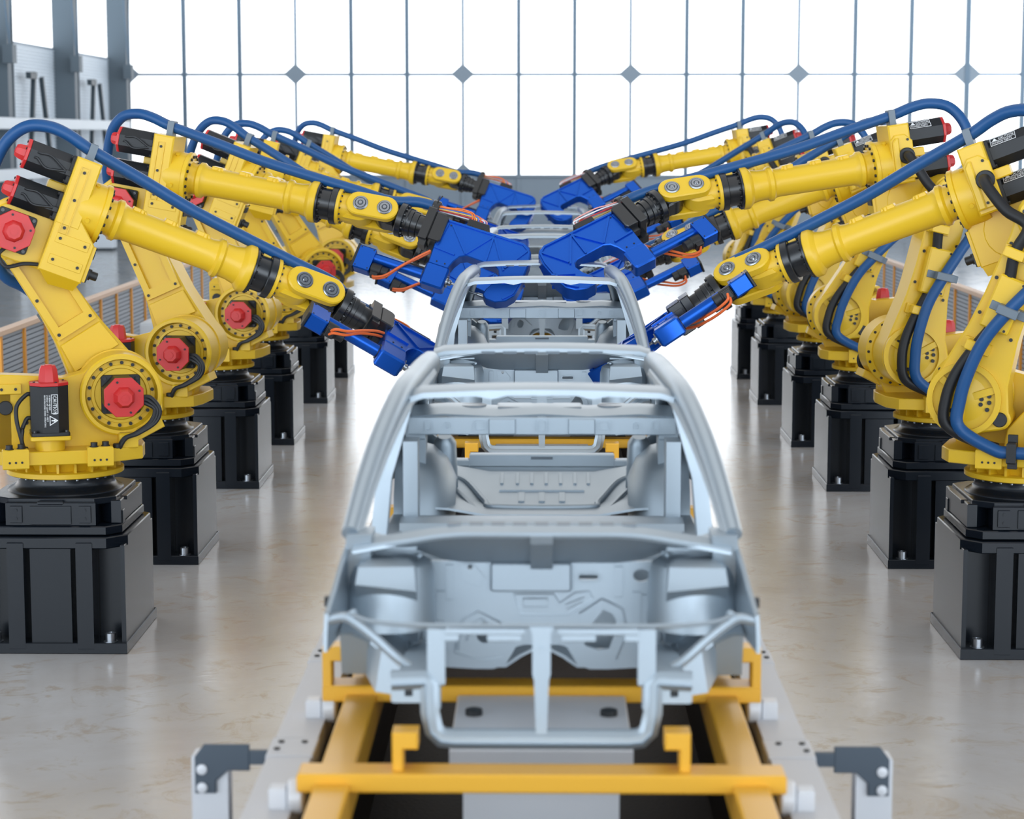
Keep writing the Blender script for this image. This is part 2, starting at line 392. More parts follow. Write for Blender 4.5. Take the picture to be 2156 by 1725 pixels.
    e.prism([(.20, -.157), (.46, -.157), (.46, .08), (.345, .19), (.345, .20), (.20, .20)], -.16, .012, 'xz', ch=.007)
    e.prism([(.198, .13), (.347, .13), (.347, .54), (.198, .54)], -.163, .16, 'xz', ch=.010)
    e.loft([[(.205, -.157, -.15), (.455, -.157, -.15), (.455, .008, -.15), (.205, .008, -.15)], [(.29, -.07, -.225), (.44, -.07, -.215), (.44, .0, -.215), (.29, .0, -.225)]])
    e.prism(stad(0, .22, .165), -.028, .018, 'xz', ch=.008)
    e.prism([(-.165, -.05), (.0, -.10), (.21, -.14), (.21, .30), (.1, .30), (-.1, .165), (-.165, .10)], -.02, .012, 'xz', ch=.005)
    rec = rrect(.042, .40, .004, .262, .29); e.plate(rrect(.052, .41, .006, .262, .29), [rec], -.169, -.162, 'xz')
    for z in (.12, .29, .46): e.cyl((.262, -.16, z), (.262, -.170, z), .0095, 10, 1)
    for z, x in ((.055, .335), (-.075, .335)):
        e.prism(rrect(.20, .058, .005, x, z), -.165, -.158, 'xz', ch=.002)
        for k in (-1, 1): e.cyl((x + k * .075, -.165, z), (x + k * .075, -.171, z), .0095, 10, 1)
    e.box(.458, .478, -.145, .0, -.145, .075, 0, .004); e.box(.476, .486, -.12, -.02, .0, .05, 1, .003); e.box(.476, .49, -.13, -.02, -.13, -.06, 1, .004)
    e.cyl((.486, -.075, -.09), (.545, -.075, -.09), .026, 16, 1, .003); e.cyl((.486, -.075, -.09), (.505, -.075, -.09), .034, 12, 1)
    for y in (-.135, -.012):
        for z in (-.135, .065): e.cyl((.477, y, z), (.486, y, z), .007, 8, 1)
    e.M = T(0, 0, A3)
    e.lathe([(.30, .165), (.335, .172), (.43, .172), (.436, .182), (.462, .182), (.466, .176), (.466, .0)], n=48)
    for k in range(18): an = 2 * pi * k / 18; e.cyl((.464, .155 * cos(an), .155 * sin(an)), (.478, .155 * cos(an), .155 * sin(an)), .0105, 8, 1)
    for an in (60, 120, 200, 340): e.M = T(0, 0, A3) @ RX(an); e.cyl((.37, .165, 0), (.37, .182, 0), .014, 10)
    e.M = None
    e.prism([(.19, .16), (.345, .16), (.345, .43), (.31, .47), (.24, .47), (.19, .42)], .158, .176, 'xz', ch=.006)     # cover on the hose side
    e.prism([(.29, .16), (.335, .16), (.335, .42), (.31, .45), (.29, .45)], .175, .195, 'xz', ch=.008)
    for x, z in ((.225, .43), (.275, .30), (.275, .19), (.315, .38)): e.cyl((x, .176, z), (x, .183, z), .009, 8, 1)
    e.cyl((.245, .17, .32), (.245, .20, .32), .056, 24, 1, .006)
    e.box(.10, .20, .02, .12, .30, .36, 0, .006)
    ME['elbow'] = e.mesh('elbow_casting', [YEL, BLK])
    # ---- forearm
    f = MB()
    f.lathe([(.46, .118), (.49, .106), (.515, .110), (.53, .126), (.556, .126), (.57, .112), (.60, .103), (1.13, .098), (1.16, .104), (1.175, .121), (1.20, .121), (1.215, .106), (1.27, .107), (1.32, .118), (1.345, .145), (1.353, .149), (1.388, .149), (1.394, .143)], n=48)
    for x in (.66, .86, 1.06):
        f.prism([(x - .055, .07), (x + .055, .07), (x + .03, .112), (x - .045, .116)], -.042, .042, 'xz', ch=.004)
        f.cyl((x + .01, -.035, .06), (x + .01, -.035, .108), .016, 12); f.cyl((x + .01, .035, .06), (x + .01, .035, .108), .016, 12)
    ME['forearm'] = f.mesh('forearm', [YEL])
    w = MB()
    w.lathe([(1.392, .14), (1.396, .145), (1.408, .145), (1.412, .138), (1.412, .114), (1.445, .112), (1.492, .112), (1.494, .13), (1.498, .134), (1.536, .134), (1.54, .13)], n=48)
    for k in range(16): an = 2 * pi * k / 16; w.cyl((1.41, .127 * cos(an), .127 * sin(an)), (1.424, .127 * cos(an), .127 * sin(an)), .008, 8)
    w.box(1.44, 1.49, -.02, .02, .10, .128, 1, .002)
    ME['collar'] = w.mesh('forearm_collar', [BLM, YEL])
    # ---- wrist fork
    w = MB()
    w.lathe([(1.536, .124), (1.54, .128), (1.562, .128), (1.566, .122), (1.57, .104), (1.66, .10)], n=40)
    for k in range(16): an = 2 * pi * k / 16 + .1; w.cyl((1.566, .115 * cos(an), .115 * sin(an)), (1.576, .115 * cos(an), .115 * sin(an)), .007, 8, 1)
    w.prism([(1.60, -.098), (1.60, .098)] + arc(1.70, 0, .10, 90, -90, 14), -.07, .07, 'xz', ch=.02)
    for s in (1, -1): w.prism(stad(XD1 - .005, XJ5, .087), s * .066, s * .126, 'xz', ch=.008)
    ME['wrist'] = w.mesh('wrist_fork', [YEL, BLK])
    for i, (x, s) in enumerate([(x, s) for x in (XD1 + .012, XJ5 - .008) for s in (1, -1)]):
        w = MB(); w.lathe([(.0, .053), (.006, .053), (.010, .048), (.010, .040), (.006, .037), (.012, .034), (.012, .020), (.008, .018), (.016, .012), (.016, 0)], (x, s * .125, 0), (0, s, 0), 28)
        ME['pin%d' % i] = w.mesh('pivot_cap', [CHR])
    w = MB()                                                              # tool head, frame: origin wrist axis
    w.cyl((0, -.064, 0), (0, .064, 0), .088, 32, 0, .004)
    w.prism([(0, -.085), (.075, -.085), (.075, .085), (0, .085)], -.062, .062, 'xz', ch=.01)
    w.lathe([(.085, .09), (.09, .118), (.094, .122), (.132, .122), (.136, .116), (.136, .098), (.192, .098), (.196, .090), (.235, .090), (.238, .080), (.285, .080)], n=40)
    for k in range(14): an = 2 * pi * k / 14; w.cyl((.134, .109 * cos(an), .109 * sin(an)), (.147, .109 * cos(an), .109 * sin(an)), .0075, 8)
    w.lathe([(.160, .0985), (.162, .101), (.168, .0985)], n=40)
    ME['head'] = w.mesh('tool_flange', [BLM])
    # ---- clamps, cables
    def clamp(n, M, w_, d_, h_, m):
        k = MB(); k.M = M
        k.box(-w_ / 2, w_ / 2, -d_ / 2, d_ / 2, -h_ / 2, h_ / 2, 0, .005); ME[n] = k.mesh('hose_clamp', [m, BLK]); return k
    clamp('cl_top', T(.275, 0, .585), .045, .10, .115, GREY)
    k = MB(); k.box(-.10, .02, .40, .49, .55, .605, 0, .005); k.box(-.15, .07, .318, .41, .552, .603, 0, .003); ME['cl_arm'] = k.mesh('hose_clamp', [GREY])
    k = MB(); k.box(-.0, .055, .35, .445, 1.13, 1.25, 0, .006); k.box(-.0, .055, .345, .372, 1.09, 1.29, 0, .003); ME['cl_deck'] = k.mesh('hose_clamp', [BLK])
    k = MB(); k.box(.0, .11, .34, .425, .285, .345, 0, .006); k.box(-.03, .135, .318, .345, .28, .35, 0, .003); ME['cl_y1'] = k.mesh('hose_clamp', [YEL])
    k = MB(); k.box(.0, .115, .34, .435, .86, .92, 0, .006); k.box(-.03, .128, .318, .345, .855, .925, 0, .003); ME['cl_y2'] = k.mesh('hose_clamp', [YEL])
    for i in range(3):
        k = MB(); d = .016 * i
        k.tube([(.42, -.34 - d * .4, 1.475 - d), (.475 - d, -.345, 1.47 - d), (.525 - d * .9, -.35, 1.40), (.50 - d, -.35, 1.325), (.40 - d * .6, -.36, 1.265), (.325 - d * .3, -.35, 1.235), (.285 - d * .2, -.33 + d * .4, 1.17)], .0125, 9)
        ME['cab%d' % i] = k.mesh('motor_cable', [BLK])
    for i, z in enumerate((1.505, 1.365)):
        k = MB(); k.tube([(-.205, -.29, z), (-.235, -.295, z), (-.29 + .025 * i, -.31, z - .06), (-.295 + .03 * i, -.33, 1.36 - .06 * i), (-.27, -.335, 1.24), (-.262 + .012 * i, -.325, 1.17)], .0125, 9); ME['cab%d' % (i + 3)] = k.mesh('motor_cable', [BLK])
    k = MB()
    k.tube([(-.005, -.075, -.10), (-.03, -.08, -.16), (.03, -.09, -.21), (.12, -.09, -.16), (.20, -.085, -.135)], .012, 9)
    ME['cab5'] = k.mesh('motor_cable', [BLK])
    k = MB()
    for x, y in ((.275, -.33), (-.258, -.325)): k.cyl((x, y, 1.178), (x, y, 1.205), .025, 16, 0, .004)
    ME['gland'] = k.mesh('cable_gland', [BLK])
    # ---- weld gun (frame G: origin wrist axis, x along the tool, -z towards the electrodes)
    X0 = .445
    out = [(x * .955, z) for x, z in [(-.016, .09), (.10, .093), (.57, .095), (.615, .078), (.645, .04), (.662, -.04), (.662, -.19), (.645, -.30), (.60, -.355), (.53, -.388), (.455, -.385), (.425, -.36), (.432, -.315), (.468, -.25), (.482, -.19), (.468, -.155), (.435, -.137), (.21, -.128), (.165, -.15), (.135, -.20), (.115, -.262), (-.035, -.262), (-.045, -.12)]]
    g = MB(); g.M = T(X0, 0, 0)
    g.prism(out, -.062, .062, 'xz', ch=.006)
    rim = [(x * .955, z) for x, z in [(-.005, .078), (.57, .08), (.625, .045), (.645, -.05), (.645, -.19), (.628, -.29), (.57, -.35)]]
    ribs = [((.03, .06), (.19, -.12)), ((.19, -.12), (.33, .07)), ((.33, .07), (.34, -.13)), ((.34, .06), (.48, -.15)), ((.48, -.13), (.59, .05)), ((.50, -.24), (.64, -.16)), ((.0, .06), (-.02, -.12)), ((-.03, -.14), (.12, -.15))]
    for s in (1, -1):
        y = s * .064
        for p, q_ in list(zip(rim[:-1], rim[1:])) + ribs: g.bar((p[0], y, p[1]), (q_[0], y, q_[1]), .013, .018, (0, 1, 0))
        for x, z in ((.58, -.22), (.02, -.235), (.08, -.235), (.02, .05)): g.cyl((x, s * .06, z), (x, s * .0655, z), .006, 8, 1)
    g.prism(inset(rrect(.17, .17, .02, .04, -.335), 0), -.058, .058, 'xz', ch=.012)
    ME['gunframe'] = g.mesh('gun_frame', [BLU, BLK])
    g = MB(); g.M = T(X0, 0, 0)
    g.cyl((-.42, 0, -.335), (-.05, 0, -.335), .038, 28); g.cyl((-.05, 0, -.335), (-.04, 0, -.335), .048, 28, 1)
    g.box(-.525, -.405, -.05, .05, -.46, -.285, 0, .008); g.box(-.54, -.523, -.052, .052, -.465, -.28, 1, .004)
    g.bar((-.20, 0, -.293), (-.02, 0, -.293), .018, .016, (0, 0, 1), 1)
    for s in (1, -1):
        for x, z in ((-.51, -.30), (-.42, -.30), (-.51, -.44), (-.42, -.44)): g.cyl((x, s * .048, z), (x, s * .0525, z), .005, 8, 1)
    ME['actuator'] = g.mesh('actuator', [BLU, BLK])
    g = MB(); g.M = T(X0, 0, 0)
    g.lathe([(-.405, .03), (-.40, .044), (-.33, .044), (-.325, .038), (-.28, .038), (-.275, .03)], (0, 0, -.412), n=20); g.box(-.395, -.34, -.03, .03, -.475, -.44, 0, .004)
    ME['drive'] = g.mesh('drive_motor', [BLK])
    g = MB(); g.M = T(X0, 0, 0)
    g.lathe([(.12, .04), (.135, .04), (.137, .02), (.155, .022), (.165, .009), (.225, .007), (.235, .002)], (0, 0, -.335), n=16)
    g.lathe([(-.445, .022), (-.43, .026), (-.42, .014), (-.36, .012), (-.355, .008), (-.30, .007), (-.295, .002)], (0, 0, -.35), (-1, 0, 0), 16)
    ME['tips'] = g.mesh('electrode', [CHR])
    g = MB(); g.M = T(X0, 0, 0)
    g.box(-.165, -.105, -.105, .105, -.125, .125, 0, .006); g.prism([(-.10, -.11), (-.02, -.11), (-.008, -.09), (-.008, .085), (-.03, .105), (-.10, .105)], -.10, .10, 'xz', ch=.006)
    g.box(-.108, -.10, -.09, .09, -.10, .10); g.box(-.15, -.115, -.05, .05, .12, .185, 0, .005)
    g.cyl((-.165, 0, .175), (-.115, 0, .175), .045, 20, 0, .004)
    g.bar((-.15, -.04, .16), (-.12, -.04, .25), .008, .006)
    g.box(-.15, -.10, -.09, -.02, -.165, -.12); g.box(-.09, -.04, .0, .06, -.15, -.11)
    ME['mount'] = g.mesh('tool_mount', [BLM])
    g = MB(); g.M = T(X0, 0, 0); g.box(.12, .27, -.058, .058, .085, .145, 0, .004); g.box(.115, .275, -.05, .05, .07, .09, 1, .002)
    for s in (1, -1):
        for x in (.145, .16, .225, .24): g.cyl((x, s * .056, .10), (x, s * .061, .10), .004, 6)
    ME['conn'] = g.mesh('connector_block', [BLK, BLU])
    for i in range(9):
        g = MB(); g.M = T(X0, 0, 0); y = -.03 + .0075 * i; dz = .012 * sin(i * 2.1); x1 = .135 + .014 * i
        g.tube([(-.12, y * .8, .17 + dz), (-.04, y * 1.1, .178 + dz), (.05, y * 1.3, .19 + dz * 1.5), (x1 - .02, y * 1.3, .19 + dz), (x1, y * 1.2, .165), (x1, y * 1.2, .14)], .0045, 6, 0, 5)
        ME['wire%d' % i] = g.mesh('wire', [WIRES[(0, 0, 1, 4, 0, 3, 2, 5, 2)[i]]])
    for i in range(2):
        g = MB(); g.M = T(X0, 0, 0); o_ = .014 * i
        g.tube([(-.37, -.02 + o_ * 2, -.47), (-.35, -.05 + o_ * 2, -.485), (-.28, -.065 + o_ * 2, -.455), (-.20, -.075 + o_ * 2, -.36 + o_), (-.11, -.075 + o_ * 2, -.25), (-.05, -.06 + o_ * 2, -.175)], .0085, 8)
        ME['oc%d' % i] = g.mesh('orange_cable', [ORC])
build_robot_meshes()

def robot(name_label, gun_label, side, x, y, q1, q2, qf, q4, q5, q6):
    R = T(x, y, 0) @ RZ(0 if side == 'L' else 180)
    r = thing('industrial_robot', name_label, 'robot arm', R, 'robot arms along the line')
    T1 = RZ(q1); SA = T1 @ T(A1, 0, H2) @ RY(q2); F = SA @ T(0, 0, LA) @ RY(-q2) @ RY(qf)
    FA = F @ T(0, 0, A3); W = FA @ RX(q4); G = W @ T(XJ5, 0, 0) @ RY(q5)
    ob('base', ME['base'], r)
    ob('turntable', ME['turntable'], r, T1)
    for k, M in (('j1', T1), ('j2', T1), ('j3', F), ('j4', F), ('j5', F)):
        m = ob('servo_motor', ME['m' + k], r, M); ob('motor_cap', ME['c' + k], m)['label'] = 'red octagonal motor cap'
        if k == 'j1': ob('caution_sticker', ME['sticker1'], m)
        if k in ('j4', 'j5'): ob('caution_sticker', ME['sticker2'], m, T(0, 0, .45 if k == 'j4' else .225))
    ob('lower_arm', ME['arm'], r, SA); ob('elbow_casting', ME['elbow'], r, F); ob('forearm', ME['forearm'], r, FA); ob('forearm_collar', ME['collar'], r, FA)
    w = ob('wrist_fork', ME['wrist'], r, W); [ob('pivot_cap', ME['pin%d' % i], w) for i in range(4)]
    ob('tool_flange', ME['head'], r, G)
    def P(M, *p): return M @ V(p)
    pts = [P(T1, -.45, .38, 1.19), P(T1, -.2, .40, 1.19), P(T1, .03, .40, 1.19), P(T1, .13, .41, 1.205), P(SA, -.045, .415, -.15), P(SA, .012, .42, .0), P(SA, .030, .43, .17), P(SA, .018, .44, .38), P(SA, -.04, .445, .58), P(SA, -.115, .42, .77),
           P(SA, -.18, .37, .95), P(F, -.20, .26, .10), P(F, -.215, .19, .30), P(F, -.195, .14, .48), P(F, -.12, .09, .60), P(F, .0, .05, .645), P(F, .12, .02, .638), P(F, .275, 0, .60), P(F, .6, 0, .545), P(F, .95, 0, .48), P(F, 1.32, 0, .435), P(F, 1.64, 0, .40), P(F, 1.90, 0, .37)]
    GQ = G @ RX(q6); pts += [P(GQ, .17, 0, .165), P(GQ, .33, 0, .175)]
    b = MB(); b.tube(pts, .037, 12, 0, 6); h = part('blue_hose', b, [HOSE], r)
    for k, M in (('cl_top', F), ('cl_arm', SA), ('cl_deck', T1)): ob('hose_clamp', ME[k], r, M)
    b = MB(); b.tube([P(F, .245, .18, .32), P(F, .245, .24, .315), P(F, .225, .31, .25), P(F, .17, .36, .11), P(SA, .05, .395, 1.06), P(SA, .06, .385, .90), P(SA, .03, .365, .74), P(SA, .01, .365, .6), P(SA, .015, .365, .46), P(SA, .055, .375, .315), P(SA, .095, .38, .13), P(SA, .09, .385, -.03), P(SA, .03, .385, -.17), P(T1, .22, .37, 1.235), P(T1, .12, .33, 1.20)], .034, 12, 0, 6)
    part('black_hose', b, [HOSEB], r)
    for k in ('cl_y1', 'cl_y2'): ob('hose_clamp', ME[k], r, SA)
    for i in range(5): ob('motor_cable', ME['cab%d' % i], r, T1)
    ob('motor_cable', ME['cab5'], r, F); ob('cable_gland', ME['gland'], r, T1)
    GW = R @ G @ RX(q6)
    g = thing('welding_gun', gun_label, 'welding gun', GW, 'welding guns on the robot arms')
    ob('gun_frame', ME['gunframe'], g); a = ob('actuator', ME['actuator'], g); ob('drive_motor', ME['drive'], a); ob('electrode', ME['tips'], g)
    ob('tool_mount', ME['mount'], g); ob('connector_block', ME['conn'], g)
    for i in range(9): ob('wire', ME['wire%d' % i], g)
    for i in range(2): ob('orange_cable', ME['oc%d' % i], g)
    return r

ROW = ['nearest the camera', 'second from the camera', 'third from the camera', 'fourth from the camera', 'fifth from the camera', 'farthest from the camera']
YL = [12.606, 15.205, 18.455, 21.045, 24.305, 26.85]
PA, PB = (17, -31.3, 21.2, -27, 11, -40), (-5.9, -23.7, 10.2, -27, 8, 0)
POSE_L = [PA, PB, (-6.3, -23.5, 21.8, -40, 3, 0), (5, -27, 15, -27, 5, -40), PA, PB]
PA, PB = (-18.7, -21.4, 20.9, 45, 20, 37), (6.2, -13.1, 8.9, 45, 22, 0)
POSE_R = [PA, PB, (-3.2, -24.5, 21.8, 58, 8, 0), (4.6, -26, 15.6, 45, 8, 30), PA, PB]
def pedestal_mesh():
    b = MB()
    b.box(-.25, .25, -.34, .34, .0, .68)
    b.box(-.44, .44, -.48, .48, .0, .065, 0, .004)
    top = [(.435, -.36), (.435, .36), (.33, .475), (-.33, .475), (-.435, .36), (-.435, -.36), (-.33, -.475), (.33, -.475)]
    b.prism(top, .62, .688, ch=.006)
    for s in (1, -1):
        b.box(-.118, .118, s * .30, s * .462, .03, .672, 0, .006)
        for x in (-.20, .20):
            b.box(x - .048, x + .048, s * .30, s * .482, .025, .66, 0, .006)
            pass
        b.box(s * .24, s * .412, -.29, .29, .02, .65); b.box(s * .404, s * .430, -.445, .445, .05, .64, 0, .004)
    return b.mesh('riser', [IRON])
PED = pedestal_mesh()
k = MB()
k.lathe([(.06, .042), (.068, .042), (.068, .030), (.115, .030), (.118, .026), (.118, .014), (.104, .012), (.104, 0)], d=(0, 0, 1), n=20)
ANCH = k.mesh('anchor_bolt', [STEEL])
for i in range(6):
    for side, sx, P_ in (('L', -1, POSE_L), ('R', 1, POSE_R)):
        y = YL[i] - (.07 if side == 'R' else 0); x = sx * 2.85; nm = 'left' if side == 'L' else 'right'
        p = thing('robot_pedestal', 'charcoal steel pedestal under the robot %s in the %s row' % (ROW[i], nm), 'pedestal', T(x, y, 0), 'robot pedestals')
        ob('riser', PED, p)
        for a in (1, -1):
            for c in (1, -1): ob('anchor_bolt', ANCH, p, T(a * .335, c * .43, 0))
        pose = ('gun turned edge-on', 'gun raised side-on', 'arm sloping steeply down', 'mostly hidden behind its neighbours', 'gun turned edge-on', 'gun raised side-on')[i]
        robot('yellow robot arm %s in the %s row, %s' % (ROW[i], nm, pose), 'blue welding gun on the robot %s in the %s row' % (ROW[i], nm), side, x, y, *P_[i])

# ------------------------------------------------------------------ car body in white (built at the first station, front towards the camera)
def m2(fn):                      # both sides of the car in one mesh
    b = MB()
    for s in (1, -1): fn(b, s)
    return b
CARP = []                        # (name, mesh, label)
def car_part(name, mb, mats=(CAR,), label=None, ang=40): CARP.append((name, mb.mesh(name, list(mats), ang), label))
def ell(cx, cz, rx, rz, n=18): return [(cx + rx * cos(2 * pi * i / n), cz + rz * sin(2 * pi * i / n)) for i in range(n)]
def build_car():
    # dash panel / firewall
    b = MB()
    outl = [(-.395, 1.245), (-.22, 1.235), (-.16, 1.235), (-.12, 1.25), (-.085, 1.31), (-.06, 1.318), (.06, 1.318), (.085, 1.31), (.12, 1.25), (.16, 1.235), (.22, 1.235), (.395, 1.245), (.40, 1.60), (-.40, 1.60)]
    big = [(.205, 1.437), (.235, 1.425), (.247, 1.40), (.245, 1.36), (.225, 1.305), (.19, 1.300), (.145, 1.315), (.14, 1.335), (.16, 1.38)]
    b.plate(outl, [big, ell(-.19, 1.358, .028, .036), ell(.33, 1.553, .028, .022), rrect(.066, .018, .008, .155, 1.547), ell(-.237, 1.58, .009, .009, 10)], 6.95, 6.965, 'xz')
    def emb(pts, r=.006, closed=True): r *= .75; b.tube([(x, 6.9525, z) for x, z in pts + (pts[:1] if closed else [])], r, 6, 0, 1)
    b.prism(rrect(.268, .098, .012, -.035, 1.55), 6.925, 6.952, 'xz', ch=.006)
    for p in ([(.125, 1.425), (.20, 1.475), (.27, 1.44), (.285, 1.36), (.25, 1.27)], [(-.28, 1.30), (-.265, 1.40), (-.21, 1.43), (-.14, 1.395), (-.09, 1.345)], [(-.25, 1.33), (-.235, 1.385), (-.20, 1.405), (-.16, 1.375)], [(-.28, 1.36), (-.29, 1.29), (-.22, 1.265), (-.13, 1.275)]): emb(p, .007, False)
    emb([(-.06, 1.475), (.02, 1.475), (.02, 1.445), (-.06, 1.445)], .006); emb([(-.09, 1.49), (.04, 1.49), (.06, 1.46), (.11, 1.495), (.16, 1.50), (.17, 1.475), (.09, 1.42), (-.07, 1.42)], .006)
    emb([(.08, 1.455), (.14, 1.48), (.135, 1.465), (.085, 1.44)], .005)
    for x, z0, z1 in ((-.305, 1.47, 1.59), (-.335, 1.40, 1.50), (.255, 1.48, 1.585), (.315, 1.35, 1.50), (.345, 1.36, 1.49)): b.box(x - .014, x + .014, 6.944, 6.952, z0, z1, 0, .002)
    emb([(-.275, 1.59), (-.225, 1.59), (-.19, 1.55), (-.205, 1.51), (-.265, 1.535)], .004); emb(ell(.155, 1.547, .045, .018, 14), .004)
    for s in (1, -1): b.box(s * .33, s * .395, 6.90, 6.96, 1.235, 1.28, 0, .004); b.box(s * .35, s * .40, 6.86, 6.97, 1.43, 1.455, 0, .004)
    car_part('firewall', b)
    b = MB(); b.box(-.52, .52, 7.14, 7.155, 1.26, 1.56, 0, .004); b.box(-.10, .10, 7.155, 7.28, 1.30, 1.52, 0, .01); car_part('hole_backing_panel', b)  # panel added behind the firewall so its holes look dark
    # plenum, cowl lip and latch
    b = MB()
    xs = [-.60, -.46, -.40, -.33, -.25, -.12, .12, .25, .33, .40, .46, .60]
    def cz(x): a = abs(x); return 1.737 if a < .29 else 1.737 - (a - .29) * .16
    g = []
    for j in range(6):
        t = j / 5; row = []
        for x in xs:
            a = min(abs(x), .6); d = max(0, (a - .30)) / .3
            row.append((x, 6.68 + .27 * t - .03 * d, cz(x) - .137 * (t ** .8) * (1 - d) + .03 * d * t + .0))
        g.append(row)
    b.sheet(g, .010)
    car_part('plenum_panel', b)
    b = MB()
    b.tube([(x, 6.668 + .03 * max(0, abs(x) - .30), cz(x) + .004) for x in xs], .013, 8, 0, 3)
    b.sheet([[(x, 6.68 + .05 * t, cz(x) + .008 + .012 * t) for x in xs] for t in (0, .5, 1)], .010)
    b.sheet([[(x, 6.73 + .10 * t, cz(x) + .02 - .05 * t) for x in xs] for t in (0, .5, 1)], .010)
    for s in (1, -1): b.sheet([[(s * x, 6.86, z) for x in (.39, .50, .62)] for z in (1.40, 1.60, 1.70)], .012); b.sheet([[(s * x, 6.72 + .14 * t, 1.69 + .01 * t) for x in (.40, .50, .61)] for t in (0, 1)], .012)
    for i in range(9): b.box(-.28 + .07 * i - .022, -.28 + .07 * i + .022, 6.73, 6.775, 1.757, 1.764, 1)
    car_part('cowl', b, (CAR, CARD))
    b = MB(); b.sheet([[(x, y, z) for x in (-.036, -.03, .03, .036)] for y, z in ((6.65, 1.74), (6.655, 1.72), (6.78, 1.655), (6.86, 1.61), (6.90, 1.60), (6.92, 1.585))], .012); car_part('hood_latch_bracket', b)
    # strut towers
    def tower(b, s):
        b.lathe([(.0, .15), (.17, .145), (.205, .135), (.215, .12), (.215, .085), (.205, .08), (.205, .0)], (s * .49, 6.77, 1.43), (0, 0, 1), 32)
        for k in range(3): a = 2 * pi * k / 3 + .4; b.cyl((s * .49 + .1 * cos(a), 6.77 + .1 * sin(a), 1.64), (s * .49 + .1 * cos(a), 6.77 + .1 * sin(a), 1.652), .012, 8)
        b.loft([[(s * .40, 6.80, 1.36), (s * .60, 6.80, 1.38), (s * .60, 6.90, 1.38), (s * .40, 6.90, 1.36)], [(s * .395, 6.70, 1.50), (s * .592, 6.72, 1.50), (s * .60, 6.88, 1.50), (s * .395, 6.90, 1.50)], [(s * .395, 6.59, 1.575), (s * .585, 6.57, 1.60), (s * .59, 6.86, 1.60), (s * .395, 6.88, 1.59)], [(s * .40, 6.585, 1.655), (s * .575, 6.57, 1.655), (s * .58, 6.84, 1.645), (s * .40, 6.86, 1.63)], [(s * .43, 6.64, 1.668), (s * .55, 6.63, 1.668), (s * .55, 6.8, 1.65), (s * .43, 6.82, 1.64)]])
    for s in (-1, 1): b = MB(); tower(b, s); car_part('strut_tower', b)
    # front aprons with the wheel arch
    def apron(b, s):
        b.sheet([[(s * (x + .006), y, 1.44), (s * (x + .004), y, 1.50), (s * x, y, zt)] for y, x, zt in ((6.34, .652, 1.56), (6.5, .640, 1.61), (6.65, .626, 1.675), (6.86, .600, 1.745))], .012)
        g = []
        for k in range(6):
            t = k / 5; y = 6.50 + .40 * t
            g.append([(s * x, y + dy, z) for x, z, dy in ((.63, 1.46 + .05 * t, .0), (.60, 1.45 + .05 * t, .05), (.54, 1.41 + .06 * t, .10), (.47, 1.36 + .05 * t, .08), (.42, 1.33, .02), (.385, 1.32, 0))])
        b.sheet(g, .012)
        b.tube([(s * .655, 6.36, 1.535), (s * .60, 6.345, 1.548), (s * .565, 6.34, 1.532), (s * .50, 6.33, 1.483), (s * .44, 6.32, 1.43), (s * .395, 6.31, 1.40)], .016, 8, 0, 4)
        b.tube([(s * .650, 6.34, 1.558), (s * .640, 6.5, 1.61), (s * .626, 6.65, 1.675), (s * .604, 6.82, 1.74)], .009, 8, 0, 4)
        b.cyl((s * .571, 6.325, 1.56), (s * .571, 6.35, 1.56), .013, 12)
        b.box(s * .64, s * .675, 6.50, 6.53, 1.545, 1.575, 1)
    for s in (-1, 1): b = MB(); apron(b, s); car_part('front_apron', b, (CAR, BLK))
    # frame rails
    for s in (-1, 1):
        b = MB()
        b.loft([[(s * x, y, z + dz) for x, dz in ((.345, -.04), (.425, -.04), (.425, .04), (.345, .04))] for y, z in ((6.19, 1.375), (6.5, 1.36), (6.8, 1.31), (7.1, 1.26))])
        b.plate(rrect(.115, .085, .008, s * .388, 1.373), [rrect(.024, .032, .002, s * .393, 1.366)], 6.165, 6.178, 'xz'); b.box(s * .379, s * .407, 6.176, 6.186, 1.348, 1.384, 1)
        b.loft([[(s * .43, 6.5, 1.26), (s * .52, 6.52, 1.27), (s * .50, 6.52, 1.40), (s * .43, 6.5, 1.38)], [(s * .44, 6.95, 1.22), (s * .60, 6.95, 1.24), (s * .60, 6.95, 1.40), (s * .44, 6.95, 1.36)]])
        car_part('frame_rail', b, (CAR, BLK))
    # radiator support
    b = MB()
    path = [(-.445, 1.395), (-.345, 1.400), (-.332, 1.385), (-.330, 1.30), (-.318, 1.245), (-.295, 1.222), (-.26, 1.218)]
    path = path + [(-x, z) for x, z in path[::-1]]
    def ring(x, z, nx, nz): return [(x + nx * a, y, z + nz * a) for a, y in ((-.026, 6.20), (-.028, 6.165), (-.012, 6.155), (-.010, 6.166), (.010, 6.166), (.012, 6.155), (.028, 6.165), (.026, 6.20))]
    rings = []
    for i, (x, z) in enumerate(path):
        d = V(path[min(i + 1, len(path) - 1)]) - V(path[max(i - 1, 0)]); d.normalize(); rings.append(ring(x, z, -d.y, d.x))
    b.loft(rings)
    for s in (1, -1):
        b.box(s * .285, s * .338, 6.17, 6.20, 1.38, 1.556, 0, .005); b.box(s * .30, s * .36, 6.20, 6.23, 1.30, 1.42, 0, .004)
        b.box(s * .05, s * .285, 6.165, 6.19, 1.535, 1.558, 0, .004); b.box(s * .06, s * .16, 6.168, 6.18, 1.515, 1.54, 0, .003); b.box(s * .245, s * .29, 6.168, 6.18, 1.515, 1.54, 0, .003)
    b.loft([[(a * w, 6.16 + (0 if c > 0 else .03), z) for a, c in ((-1, 1), (1, 1), (1, -1), (-1, -1))] for z, w in ((1.225, .016), (1.40, .022), (1.42, .027), (1.54, .027), (1.562, .036))])
    b.cyl((0, 6.155, 1.495), (0, 6.162, 1.495), .008, 10)
